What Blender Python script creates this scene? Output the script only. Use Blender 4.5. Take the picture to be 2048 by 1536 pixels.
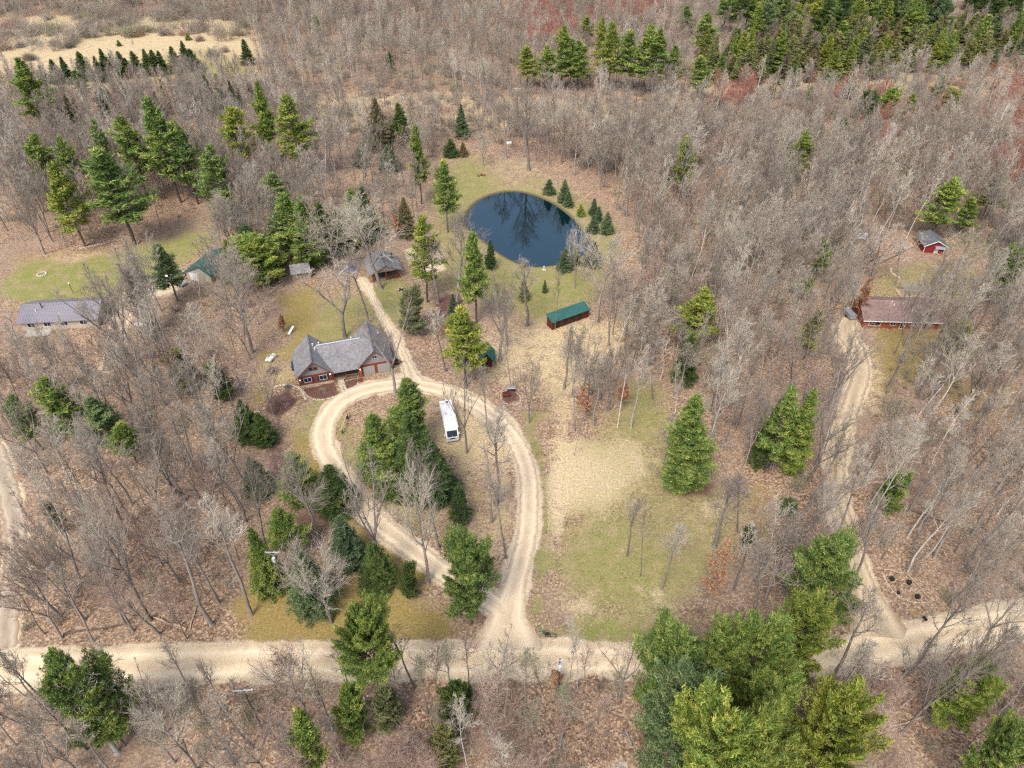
import bpy, math, random
import numpy as np
R = math.radians
PI = math.pi
sc = bpy.context.scene
for o in list(bpy.data.objects):
    bpy.data.objects.remove(o)

# ---------------------------------------------------------------- camera, sky, sun, exposure
CH, CF, CP = 100.0, 1420.0, R(40)
cam = bpy.data.objects.new("camera", bpy.data.cameras.new("camera"))
sc.collection.objects.link(cam)
cam.location = (0, 0, CH)
cam.rotation_euler = (R(90) - CP, 0, 0)
cam.data.sensor_width = 36
cam.data.lens = 36 * CF / 2048
cam.data.clip_start = 0.5
cam.data.clip_end = 8000
sc.camera = cam
SUN_EL, SUN_AZ = R(54), R(205)      # azimuth clockwise from +Y: a veiled sun behind and left of the camera
w = bpy.data.worlds.new("World")
sc.world = w
w.use_nodes = True
wn = w.node_tree
sky = wn.nodes.new("ShaderNodeTexSky")
sky.sky_type = 'NISHITA'
sky.sun_disc = False
sky.sun_elevation = SUN_EL
sky.sun_rotation = SUN_AZ
sky.air_density = 1.0
sky.dust_density = 3.0
sky.ozone_density = 1.0
bg = wn.nodes["Background"]
bg.inputs[1].default_value = 0.13
hsv = wn.nodes.new("ShaderNodeHueSaturation")       # thin high cloud takes much of the blue out of the sky
hsv.inputs["Saturation"].default_value = 0.72
wn.links.new(sky.outputs[0], hsv.inputs["Color"])
wn.links.new(hsv.outputs[0], bg.inputs[0])
sun = bpy.data.objects.new("sun", bpy.data.lights.new("sun", 'SUN'))
sc.collection.objects.link(sun)
sun.data.energy = 1.45
sun.data.angle = R(20)
sun.data.color = (1.0, 0.93, 0.83)
sun.rotation_euler = (R(90) - SUN_EL, 0, PI - SUN_AZ)
sc.view_settings.view_transform = 'Standard'
sc.view_settings.look = 'None'
sc.view_settings.exposure = 1.1
sc.view_settings.gamma = 1.0
sc.view_settings.use_curve_mapping = False
sc.cycles.use_denoising = False
sc.cycles.max_bounces = 4
sc.cycles.diffuse_bounces = 2
sc.cycles.glossy_bounces = 2
sc.cycles.transparent_max_bounces = 4
sc.cycles.pixel_filter_type = 'BLACKMAN_HARRIS'
sc.cycles.filter_width = 1.3

# ---------------------------------------------------------------- helpers
def G(px, py, z=0.0):
    """ground (or height z) point seen at photograph pixel px, py (2048 x 1536)"""
    u = (px - 1024) / CF
    v = (768 - py) / CF
    dy = math.cos(CP) + v * math.sin(CP)
    dz = -math.sin(CP) + v * math.cos(CP)
    t = (CH - z) / (-dz)
    return (u * t, dy * t)

def hgt(ty, by):
    Y = G(0, by)[1]
    k = G(0, ty)[1] / CH
    return CH - Y / k

def to_px(x, y, z=0.0):
    dx, dy, dz = x, y, z - CH
    f = dy * math.cos(CP) - dz * math.sin(CP)
    u = dy * math.sin(CP) + dz * math.cos(CP)
    return 1024 + CF * dx / f, 768 - CF * u / f

def gp(poly):
    return np.array([G(a, b) for a, b in poly])

def mesh_np(name, verts, faces, mats=(), midx=None):
    me = bpy.data.meshes.new(name)
    verts = np.asarray(verts, dtype=np.float32)
    faces = np.asarray(faces, dtype=np.int32)
    n, k = faces.shape
    me.vertices.add(len(verts))
    me.vertices.foreach_set("co", verts.ravel())
    me.loops.add(n * k)
    me.loops.foreach_set("vertex_index", faces.ravel())
    me.polygons.add(n)
    me.polygons.foreach_set("loop_start", np.arange(0, n * k, k, dtype=np.int32))
    me.polygons.foreach_set("loop_total", np.full(n, k, dtype=np.int32))
    if midx is not None:
        me.polygons.foreach_set("material_index", np.asarray(midx, dtype=np.int32))
    for m in mats:
        me.materials.append(m)
    me.update(calc_edges=True)
    return me

def link(name, me, parent=None, loc=(0, 0, 0), rz=0.0, scale=None, **props):
    o = bpy.data.objects.new(name, me)
    sc.collection.objects.link(o)
    o.location = loc
    o.rotation_euler = (0, 0, rz)
    if scale is not None:
        o.scale = scale if isinstance(scale, (tuple, list)) else (scale,) * 3
    if parent is not None:
        o.parent = parent
    for k, v in props.items():
        if v is not None:
            o[k] = v
    return o

def thing(name, label, cat, loc=(0, 0, 0), rz=0.0, group=None, scale=None):
    return link(name, None, None, loc, rz, scale, label=label, category=cat, group=group)

class MB:
    def __init__(s):
        s.v = []; s.f = []
    def add(s, vs, fs):
        b = len(s.v)
        s.v += [tuple(p) for p in vs]
        s.f += [tuple(b + i for i in f) for f in fs]
        return s
    def box(s, x0, x1, y0, y1, z0, z1):
        return s.add([(x0, y0, z0), (x1, y0, z0), (x1, y1, z0), (x0, y1, z0), (x0, y0, z1), (x1, y0, z1), (x1, y1, z1), (x0, y1, z1)],
                     [(0, 3, 2, 1), (4, 5, 6, 7), (0, 1, 5, 4), (1, 2, 6, 5), (2, 3, 7, 6), (3, 0, 4, 7)])
    def slab(s, a, b, c, d, t=0.15):
        lo = [(p[0], p[1], p[2] - t) for p in (a, b, c, d)]
        return s.add([a, b, c, d] + lo, [(0, 1, 2, 3), (7, 6, 5, 4), (0, 4, 5, 1), (1, 5, 6, 2), (2, 6, 7, 3), (3, 7, 4, 0)])
    def prism(s, prof, y0, y1):
        """profile in x,z extruded along y"""
        n = len(prof)
        vs = [(x, y0, z) for x, z in prof] + [(x, y1, z) for x, z in prof]
        fs = [tuple(range(n)), tuple(range(2 * n - 1, n - 1, -1))]
        fs += [(i, n + i, n + (i + 1) % n, (i + 1) % n) for i in range(n)]
        return s.add(vs, fs)
    def prismx(s, prof, x0, x1):
        n = len(prof)
        vs = [(x0, y, z) for y, z in prof] + [(x1, y, z) for y, z in prof]
        fs = [tuple(range(n - 1, -1, -1)), tuple(range(n, 2 * n))]
        fs += [(i, (i + 1) % n, n + (i + 1) % n, n + i) for i in range(n)]
        return s.add(vs, fs)
    def tube(s, p0, p1, r0, r1=None, n=8):
        r1 = r0 if r1 is None else r1
        p0 = np.array(p0, float); p1 = np.array(p1, float)
        d = p1 - p0; d /= max(np.linalg.norm(d), 1e-9)
        a = np.cross(d, (0, 0, 1)) if abs(d[2]) < .9 else np.cross(d, (1, 0, 0))
        a /= np.linalg.norm(a); b = np.cross(d, a)
        vs = []
        for p, r in ((p0, r0), (p1, r1)):
            for i in range(n):
                t = 2 * PI * i / n
                vs.append(tuple(p + r * (math.cos(t) * a + math.sin(t) * b)))
        fs = [(i, (i + 1) % n, n + (i + 1) % n, n + i) for i in range(n)]
        fs += [tuple(range(n - 1, -1, -1)), tuple(range(n, 2 * n))]
        return s.add(vs, fs)
    def ball(s, c, rx, ry, rz, nu=8, nv=5, jit=0, rng=None):
        vs = [(c[0], c[1], c[2] - rz)]
        for j in range(1, nv):
            ph = -PI / 2 + PI * j / nv
            for i in range(nu):
                t = 2 * PI * i / nu
                k = 1 + (rng.uniform(-jit, jit) if rng else 0)
                vs.append((c[0] + k * rx * math.cos(ph) * math.cos(t), c[1] + k * ry * math.cos(ph) * math.sin(t), c[2] + k * rz * math.sin(ph)))
        vs.append((c[0], c[1], c[2] + rz))
        fs = [(0, 1 + (i + 1) % nu, 1 + i) for i in range(nu)]
        for j in range(nv - 2):
            for i in range(nu):
                a = 1 + j * nu + i; b = 1 + j * nu + (i + 1) % nu
                fs.append((a, b, b + nu, a + nu))
        L = len(vs) - 1
        fs += [(L, 1 + (nv - 2) * nu + i, 1 + (nv - 2) * nu + (i + 1) % nu) for i in range(nu)]
        return s.add(vs, fs)
    def mesh(s, name, m):
        me = bpy.data.meshes.new(name)
        me.from_pydata(s.v, [], s.f)
        me.materials.append(m)
        me.update()
        return me
    def build(s, name, m, parent=None, **kw):
        return link(name, s.mesh(name, m), parent, **kw)

# ---------------------------------------------------------------- materials
def nt(name):
    m = bpy.data.materials.new(name)
    m.use_nodes = True
    t = m.node_tree
    return m, t, t.nodes["Principled BSDF"]

def N(t, typ, **kw):
    n = t.nodes.new("ShaderNode" + typ)
    for k, v in kw.items():
        if k.startswith("i_"):
            key = k[2:]
            n.inputs[int(key) if key.isdigit() else key].default_value = v
        else:
            setattr(n, k, v)
    return n

def noise(t, vec, scale, detail=4, rough=.6, dist=0.0):
    n = N(t, "TexNoise")
    n.inputs["Scale"].default_value = scale
    n.inputs["Detail"].default_value = detail
    n.inputs["Roughness"].default_value = rough
    n.inputs["Distortion"].default_value = dist
    if vec is not None:
        t.links.new(vec, n.inputs["Vector"])
    return n.outputs[0]

def ramp(t, fac, stops, interp='LINEAR'):
    r = N(t, "ValToRGB")
    cr = r.color_ramp
    cr.interpolation = interp
    while len(cr.elements) > 1:
        cr.elements.remove(cr.elements[-1])
    first = True
    for p, c in stops:
        c = (c, c, c) if isinstance(c, (int, float)) else c
        if first:
            e = cr.elements[0]; e.position = p; first = False
        else:
            e = cr.elements.new(p)
        e.color = (*c, 1)
    t.links.new(fac, r.inputs[0])
    return r.outputs[0]

def mixc(t, fac, a, b, mode='MIX'):
    m = N(t, "Mix", data_type='RGBA', blend_type=mode)
    for ix, v in ((0, fac), (6, a), (7, b)):
        sock = m.inputs[ix]
        if isinstance(v, bpy.types.NodeSocket):
            t.links.new(v, sock)
        elif isinstance(v, (int, float)):
            sock.default_value = v if ix == 0 else (v, v, v, 1)
        else:
            sock.default_value = (*v, 1)
    return m.outputs[2]

def math_(t, op, a, b=None, clamp=False):
    m = N(t, "Math", operation=op, use_clamp=clamp)
    for i, v in enumerate((a, b)):
        if v is None: continue
        if isinstance(v, bpy.types.NodeSocket): t.links.new(v, m.inputs[i])
        else: m.inputs[i].default_value = v
    return m.outputs[0]

def flat(name, c1, c2=None, scale=2.0, rough=.8, bump=0.0, metallic=0.0, stretch=None, spec=.3):
    m, t, p = nt(name)
    c2 = c2 or tuple(min(1, x * .75) for x in c1)
    tc = N(t, "TexCoord").outputs["Object"]
    if stretch:
        mp = N(t, "Mapping"); mp.inputs["Scale"].default_value = stretch
        t.links.new(tc, mp.inputs[0]); tc = mp.outputs[0]
    n = noise(t, tc, scale, 6, .65)
    t.links.new(ramp(t, n, [(.3, c2), (.7, c1)]), p.inputs["Base Color"])
    p.inputs["Roughness"].default_value = rough
    p.inputs["Metallic"].default_value = metallic
    p.inputs["Specular IOR Level"].default_value = spec
    if bump:
        b = N(t, "Bump"); b.inputs["Strength"].default_value = bump; b.inputs["Distance"].default_value = .05
        t.links.new(n, b.inputs["Height"]); t.links.new(b.outputs[0], p.inputs["Normal"])
    return m

def bark_mat(name, c1, c2, scale=1.2):
    m, t, p = nt(name)
    tc = N(t, "TexCoord").outputs["Object"]
    mp = N(t, "Mapping"); mp.inputs["Scale"].default_value = (3, 3, .5)
    t.links.new(tc, mp.inputs[0])
    n = noise(t, mp.outputs[0], scale, 5, .7)
    rnd = N(t, "ObjectInfo").outputs["Random"]
    c = ramp(t, n, [(.3, c2), (.7, c1)])
    k = ramp(t, rnd, [(0, .7), (1, 1.25)])
    t.links.new(mixc(t, 1.0, c, k, 'MULTIPLY'), p.inputs["Base Color"])
    p.inputs["Roughness"].default_value = .9
    p.inputs["Specular IOR Level"].default_value = .15
    return m

def twig_mat(name, cols):
    """twig colour: differs from tree to tree by the instance's random number"""
    m, t, p = nt(name)
    rnd = N(t, "ObjectInfo").outputs["Random"]
    n = len(cols)
    c = ramp(t, rnd, [(i / max(1, n - 1), x) for i, x in enumerate(cols)])
    tc = N(t, "TexCoord").outputs["Object"]
    nn = noise(t, tc, .9, 3)
    c = mixc(t, 1.0, c, ramp(t, nn, [(.3, .8), (.7, 1.2)]), 'MULTIPLY')
    t.links.new(c, p.inputs["Base Color"])
    p.inputs["Roughness"].default_value = .85
    p.inputs["Specular IOR Level"].default_value = .2
    return m

def needle_mat(name, dark, mid, tip):
    m, t, p = nt(name)
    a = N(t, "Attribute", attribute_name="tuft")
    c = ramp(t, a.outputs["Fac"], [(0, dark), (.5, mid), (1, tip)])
    rnd = N(t, "ObjectInfo").outputs["Random"]
    c = mixc(t, 1.0, c, ramp(t, rnd, [(0, (.82, .86, .95)), (1, (1.2, 1.12, .9))]), 'MULTIPLY')
    t.links.new(c, p.inputs["Base Color"])
    p.inputs["Roughness"].default_value = .7
    p.inputs["Specular IOR Level"].default_value = .2
    return m

M = {}
M['bark'] = bark_mat("bark_grey_brown", (.33, .295, .265), (.14, .118, .104))
M['bark_pine'] = bark_mat("bark_pine", (.17, .13, .11), (.08, .06, .05))
M['bark_white'] = bark_mat("bark_white", (.58, .55, .50), (.33, .30, .27))
M['tw_grey'] = twig_mat("twigs_grey", [(0.205, 0.173, 0.141), (0.339, 0.289, 0.235), (0.257, 0.213, 0.177), (0.410, 0.358, 0.291), (0.297, 0.249, 0.200), (0.533, 0.472, 0.389), (0.236, 0.198, 0.160)])
M['tw_pink'] = twig_mat("twigs_pinkish", [(0.410, 0.289, 0.235), (0.297, 0.213, 0.177), (0.482, 0.367, 0.297), (0.348, 0.249, 0.200)])
M['tw_pale'] = twig_mat("twigs_pale", [(0.513, 0.457, 0.371), (0.390, 0.338, 0.270), (0.595, 0.537, 0.442)])
M['tw_red'] = twig_mat("twigs_red_buds", [(0.360, 0.133, 0.099), (0.445, 0.204, 0.153), (0.318, 0.153, 0.117)])
M['tw_olive'] = twig_mat("twigs_olive", [(.33, .31, .20), (.29, .26, .18), (.38, .35, .24)])
M['leaf_rust'] = twig_mat("rust_leaves", [(.36, .18, .10), (.31, .165, .10), (.40, .23, .14)])
M['n_pine'] = needle_mat("pine_needles", (0.051, 0.097, 0.029), (0.138, 0.215, 0.050), (0.336, 0.368, 0.089))  # tip tone also carries the bright light on the crown tops
M['n_yel'] = needle_mat("pine_needles_yellowish", (0.075, 0.113, 0.025), (0.188, 0.239, 0.044), (0.338, 0.338, 0.075))
M['n_blue'] = needle_mat("pine_needles_bluish", (0.055, 0.102, 0.049), (0.129, 0.190, 0.079), (0.259, 0.306, 0.130))
M['n_dark'] = needle_mat("spruce_needles_dark", (0.029, 0.053, 0.020), (0.066, 0.113, 0.034), (0.127, 0.173, 0.049))
M['n_spr'] = needle_mat("spruce_needles", (0.040, 0.073, 0.040), (0.087, 0.140, 0.071), (0.158, 0.214, 0.106))
M['n_dull'] = needle_mat("cedar_needles_dull", (0.081, 0.098, 0.040), (0.179, 0.195, 0.081), (0.277, 0.277, 0.122))
M['n_brown'] = needle_mat("needles_browning", (0.130, 0.086, 0.043), (0.202, 0.158, 0.086), (0.173, 0.202, 0.072))

# ---------------------------------------------------------------- distances to polygons (numpy)
def sdist(P, poly):
    """signed distance of points to polygon: positive inside"""
    P = np.asarray(P, float); n = len(poly)
    d2 = np.full(len(P), 1e18); ins = np.zeros(len(P), bool)
    for i in range(n):
        a = poly[i]; b = poly[(i + 1) % n]
        ab = b - a; ap = P - a
        t = np.clip((ap @ ab) / max(ab @ ab, 1e-9), 0, 1)
        d2 = np.minimum(d2, ((ap - t[:, None] * ab) ** 2).sum(1))
        c = (a[1] > P[:, 1]) != (b[1] > P[:, 1])
        with np.errstate(divide='ignore', invalid='ignore'):
            xx = (b[0] - a[0]) * (P[:, 1] - a[1]) / (b[1] - a[1]) + a[0]
        ins ^= c & (P[:, 0] < xx)
    d = np.sqrt(d2)
    return np.where(ins, d, -d)

def ldist(P, line):
    P = np.asarray(P, float); d2 = np.full(len(P), 1e18)
    for i in range(len(line) - 1):
        a = line[i]; b = line[i + 1]
        ab = b - a; ap = P - a
        t = np.clip((ap @ ab) / max(ab @ ab, 1e-9), 0, 1)
        d2 = np.minimum(d2, ((ap - t[:, None] * ab) ** 2).sum(1))
    return np.sqrt(d2)

def spline(pts, step=.6):
    """Catmull-Rom resampled at about step metres"""
    p = np.array(pts, float)
    p = np.vstack([2 * p[0] - p[1], p, 2 * p[-1] - p[-2]])
    out = []
    for i in range(1, len(p) - 2):
        L = np.linalg.norm(p[i + 1] - p[i]); n = max(2, int(L / step))
        for k in range(n):
            t = k / n
            out.append(.5 * ((2 * p[i]) + (-p[i - 1] + p[i + 1]) * t + (2 * p[i - 1] - 5 * p[i] + 4 * p[i + 1] - p[i + 2]) * t * t
                             + (-p[i - 1] + 3 * p[i] - 3 * p[i + 1] + p[i + 2]) * t ** 3))
    out.append(p[-2])
    return np.array(out)

# ---------------------------------------------------------------- roads as centre lines with widths
ROAD_T = spline(gp([(-420, 1330), (0, 1307), (150, 1299), (500, 1290), (660, 1291), (950, 1287), (1090, 1286), (1300, 1290), (1450, 1294), (1660, 1280), (1800, 1252), (1900, 1230), (2048, 1203), (2400, 1135)]))
ROAD_B = spline(gp([(-420, 1400), (0, 1378), (220, 1368), (510, 1360), (800, 1353), (1010, 1357), (1120, 1351), (1280, 1350), (1500, 1352), (1700, 1338), (1900, 1308), (2048, 1275), (2400, 1205)]))
LOOP = spline(gp([(1014, 1300), (1018, 1225), (1035, 1150), (1052, 1080), (1058, 1010), (1056, 950), (1040, 900), (1010, 855), (965, 815), (905, 787), (850, 772), (800, 769), (740, 777), (690, 797), (657, 830), (645, 870), (656, 912), (685, 955), (722, 1003), (762, 1050), (820, 1096), (880, 1140), (940, 1178), (985, 1205), (1016, 1235)]))
PATH = spline(gp([(835, 775), (812, 725), (792, 680), (770, 640), (750, 605), (738, 580), (722, 555)]))
RDRIVE = spline(gp([(1765, 1275), (1750, 1225), (1735, 1185), (1715, 1130), (1698, 1080), (1680, 1020), (1670, 960), (1674, 905), (1690, 850), (1706, 800), (1722, 745), (1712, 700), (1692, 665), (1702, 640)]))
LDRIVE = spline(gp([(8, 1300), (14, 1230), (28, 1150), (32, 1080), (20, 1000), (0, 930), (-30, 860)]))
NDRIVE = spline(gp([(330, 560), (290, 575), (262, 600), (240, 640), (228, 690), (220, 740)]))
POND = spline(np.vstack([gp([(930, 432), (950, 405), (985, 387), (1025, 381), (1065, 388), (1110, 408), (1150, 440), (1177, 475), (1178, 497), (1160, 512), (1120, 525), (1080, 531), (1045, 527), (1005, 508), (965, 478), (935, 452)]), gp([(930, 432)])]), 1.0)[:-1]

# ---------------------------------------------------------------- ground masks
def vnoise(P, s, seed):
    """value noise 0..1"""
    r = np.random.RandomState(seed); T = r.rand(256, 256)
    q = P / s; i = np.floor(q).astype(int); f = q - i; f = f * f * (3 - 2 * f)
    x0 = i[:, 0] % 256; x1 = (i[:, 0] + 1) % 256; y0 = i[:, 1] % 256; y1 = (i[:, 1] + 1) % 256
    return (T[x0, y0] * (1 - f[:, 0]) + T[x1, y0] * f[:, 0]) * (1 - f[:, 1]) + (T[x0, y1] * (1 - f[:, 0]) + T[x1, y1] * f[:, 0]) * f[:, 1]

ZONES = [
 (3, .85, 8, [(1120, 925), (1170, 905), (1235, 905), (1250, 950), (1240, 1000), (1205, 1012), (1160, 990), (1120, 1000)]),
 (3, .6, 5, [(1230, 885), (1290, 895), (1310, 930), (1260, 945)]),
 (3, .8, 1.5, [(1108, 930), (1128, 920), (1122, 1010), (1116, 1100), (1106, 1100)]),
 (3, .6, 3, [(1120, 1190), (1180, 1185), (1190, 1225), (1140, 1235)]),
 (3, .6, 3, [(1280, 1175), (1330, 1180), (1350, 1215), (1300, 1220)]),
 (3, .55, 4, [(1380, 1000), (1460, 990), (1470, 1040), (1400, 1050)]),
 (3, .6, 3, [(990, 760), (1030, 720), (1050, 770), (1000, 785)]),
 (0, .34, 10, [(500, 700), (570, 570), (740, 540), (850, 430), (900, 310), (1080, 310), (1200, 400), (1260, 480), (1230, 570), (1060, 640), (960, 640), (840, 700), (700, 800), (560, 860), (500, 800)]),
 (0, .36, 6, [(680, 850), (740, 800), (860, 800), (960, 850), (1030, 930), (1035, 1080), (990, 1150), (880, 1080), (760, 1010), (700, 940)]),
 (2, .35, 8, [(560, 560), (700, 540), (800, 590), (760, 700), (560, 720)]),
 (2, .4, 8, [(480, 1170), (700, 1030), (860, 1130), (960, 1200), (960, 1280), (480, 1290)]),
 (1, .8, 4, [(1110, 880), (1240, 880), (1290, 930), (1240, 1010), (1150, 1030), (1110, 1000)]),
 (2, .4, 6, [(0, 500), (250, 480), (430, 440), (430, 500), (250, 540), (0, 600)]),
 (0, .5, 10, [(-100, 200), (250, 165), (520, 150), (520, 115), (400, 90), (200, 150), (-100, 190)]),  # channel, weight, feather in metres, polygon in photograph pixels on the ground
 # 0 green lawn
 (0, 1.0, 5, [(0, 560), (60, 520), (150, 525), (250, 500), (400, 470), (430, 490), (350, 530), (330, 560), (220, 590), (60, 610), (0, 600)]),
 (0, 1.3, 4, [(130, 560), (230, 540), (330, 520), (330, 560), (200, 595), (100, 590)]),
 (0, .35, 4, [(300, 480), (420, 430), (460, 440), (420, 500), (330, 540)]),
 (0, .55, 4, [(640, 610), (720, 590), (760, 640), (740, 665), (650, 690), (620, 680)]),
 (0, .75, 3, [(740, 575), (800, 560), (830, 600), (810, 660), (770, 620)]),
 (0, .65, 3, [(670, 800), (700, 880), (730, 910), (700, 950), (672, 890), (665, 840)]),
 (0, .6, 3, [(580, 830), (640, 790), (700, 785), (640, 830), (630, 880), (600, 900)]),
 (0, .42, 4, [(750, 1010), (830, 1010), (900, 1110), (840, 1090)]),
 (0, .58, 8, [(1150, 880), (1240, 770), (1320, 760), (1380, 860), (1370, 920), (1500, 980), (1520, 1080), (1450, 1190), (1350, 1250), (1200, 1260), (1120, 1200), (1100, 1120), (1140, 1000)]),
 (0, .35, 6, [(1240, 770), (1320, 750), (1340, 830), (1260, 880)]),
 (0, .35, 6, [(1110, 1050), (1250, 1060), (1400, 1150), (1330, 1240), (1150, 1230)]),
 (0, .85, 3, [(1075, 1285), (1065, 1240), (1130, 1250), (1400, 1258), (1500, 1285)]),
 (0, .7, 2, [(1100, 820), (1075, 870), (1095, 950), (1090, 1100), (1072, 1240), (1066, 1240), (1078, 1100), (1080, 960), (1058, 880), (1030, 820)]),
 (0, .75, 5, [(1000, 540), (1120, 545), (1150, 600), (1080, 620), (1010, 600)]),
 (0, .66, 8, [(930, 300), (1000, 370), (900, 450), (930, 500), (1010, 540), (1090, 545), (1180, 520), (1200, 470), (1140, 400), (1060, 360), (1200, 420), (1240, 500), (1200, 600), (1080, 640), (900, 560), (860, 400)]),
 (0, .55, 5, [(1750, 540), (1830, 520), (1960, 530), (1980, 570), (1930, 620), (1840, 590), (1700, 600)]),
 (0, .35, 5, [(330, 130), (520, 120), (520, 165), (360, 165)]),
 (0, .3, 5, [(680, 330), (760, 330), (780, 360), (690, 400)]),
 (0, .5, 1.5, [(922, 430), (955, 392), (1030, 370), (1115, 395), (1192, 470), (1192, 512), (1080, 548), (1000, 528), (935, 472)]),
 # 1 straw / dry pale grass
 (1, .62, 6, [(980, 660), (1080, 640), (1200, 630), (1330, 600), (1350, 650), (1280, 690), (1220, 730), (1180, 780), (1150, 860), (1110, 880), (1080, 800), (1040, 760), (960, 770), (940, 740)]),
 (1, 1.3, 2.5, [(1150, 930), (1230, 910), (1240, 950), (1235, 990), (1200, 1000), (1170, 980), (1130, 990), (1110, 960)]),
 (1, .7, 4, [(1140, 900), (1290, 890), (1300, 920), (1200, 960)]),
 (1, .7, 2, [(1105, 940), (1130, 890), (1150, 900), (1125, 1000), (1115, 1080), (1105, 1080)]),
 (1, .6, 4, [(1110, 1190), (1180, 1180), (1190, 1240), (1140, 1240)]),
 (1, .38, 10, [(900, 300), (1060, 310), (1180, 390), (1260, 470), (1230, 560), (1150, 620), (1010, 600), (950, 540), (880, 460), (850, 380)]),
 (1, .5, 3, [(925, 430), (960, 395), (1030, 372), (1110, 395), (1190, 470), (1190, 510), (1080, 545), (1000, 525), (940, 470)]),
 (1, .55, 8, [(860, 800), (960, 850), (1030, 900), (1035, 1080), (1000, 1170), (950, 1140), (960, 1000), (900, 880)]),
 (1, .72, 12, [(-200, 215), (60, 185), (250, 175), (400, 160), (520, 165), (540, 100), (480, 40), (380, 20), (-200, 40)]),
 (1, .6, 14, [(560, 200), (760, 180), (1000, 190), (1300, 205), (1330, 250), (1000, 265), (620, 245)]),
 (1, .5, 8, [(1350, 150), (1800, 130), (2048, 160), (2048, 190), (1700, 190), (1400, 200)]),
 (1, .5, 4, [(0, 560), (100, 510), (260, 500), (200, 530), (60, 560)]),
 (1, .5, 5, [(760, 870), (1000, 790), (1050, 880), (1060, 940)]),
 (1, .5, 4, [(1670, 660), (1740, 670), (1790, 760), (1760, 830), (1700, 800)]),
 (1, .55, 3, [(600, 745), (560, 770), (480, 800), (500, 740), (560, 700)]),
 # 2 mossy olive grass
 (2, .8, 4, [(480, 1290), (490, 1170), (560, 1200), (640, 1190), (720, 1180), (800, 1190), (880, 1230), (900, 1270), (700, 1288)]),
 (2, .75, 3, [(570, 840), (640, 880), (650, 940), (690, 1000), (660, 1010), (590, 920)]),
 (2, .65, 2.5, [(700, 1010), (800, 1110), (860, 1150), (830, 1180), (740, 1120), (680, 1050)]),
 (2, .6, 4, [(560, 590), (620, 580), (660, 700), (590, 700), (560, 650)]),
 (2, .55, 3, [(510, 700), (590, 690), (580, 770), (500, 830), (480, 780)]),
 (2, .7, 2.5, [(1680, 600), (1720, 590), (1800, 600), (1700, 640)]),
 (2, .6, 2.5, [(1740, 690), (1780, 640), (1900, 660), (1880, 720), (1790, 800), (1750, 780)]),
 (2, .5, 3, [(1640, 780), (1665, 1000), (1650, 1000), (1635, 880)]),
 (2, .5, 5, [(1480, 950), (1540, 960), (1560, 1100), (1500, 1200), (1480, 1100)]),
 (2, .4, 3, [(1800, 1215), (2048, 1180), (2048, 1200), (1830, 1245)]),
 (2, .45, 3, [(1860, 760), (2000, 740), (2048, 780), (2048, 860), (1940, 860)]),
 (2, .5, 5, [(1930, 460), (2010, 480), (2010, 520), (1960, 500)]),
 # 4 mulch, reddish
 (4, 1., .5, [(600, 778), (668, 765), (676, 792), (642, 799), (617, 793)]),
 (4, 1., .4, [(687, 766), (718, 755), (712, 772), (697, 785)]),
 (4, .8, 1.5, [(536, 790), (580, 775), (606, 800), (560, 830), (530, 830)]),
 (4, .6, 2, [(532, 840), (572, 840), (576, 960), (530, 960)]),
 (4, .7, 3, [(860, 590), (920, 590), (930, 660), (880, 680), (850, 640)]),
 (4, .7, 1.5, [(1000, 790), (1030, 775), (1042, 800), (1020, 812), (1003, 805)]),
 (4, .5, 3, [(520, 1010), (680, 1010), (690, 1110), (560, 1130)]),
 (4, .5, 3, [(895, 1200), (980, 1210), (990, 1260), (900, 1270)]),
 (4, .6, 2, [(1350, 975), (1440, 960), (1430, 1000), (1350, 1005)]),
 # 5 pale sand / gravel
 (5, .8, 1.5, [(808, 500), (830, 495), (850, 530), (845, 545), (818, 530)]),
 (5, .7, 1.5, [(870, 500), (890, 510), (892, 540), (872, 545), (850, 540)]),
 (5, .8, 3, [(250, 570), (320, 555), (370, 570), (330, 590), (270, 620), (240, 690), (220, 690), (230, 620)]),
 (5, .8, 2, [(1665, 650), (1710, 640), (1735, 690), (1740, 740), (1700, 740), (1675, 690)]),
 (5, .6, 2, [(925, 1290), (1000, 1210), (1030, 1210), (1095, 1290)]),
 (5, .7, 1.5, [(780, 745), (840, 740), (860, 790), (760, 790)]),
 (5, .45, 1.5, [(560, 765), (600, 768), (628, 798), (600, 806), (585, 785)]),
 (5, .4, 4, [(1035, 310), (1060, 300), (1100, 350), (1030, 340)]),
]
ROADS = [(LOOP, 1.9), (PATH, .9), (RDRIVE, 1.8), (LDRIVE, 1.5), (NDRIVE, 1.5)]
ROADPOLY = np.vstack([ROAD_T, ROAD_B[::-1]])
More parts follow.
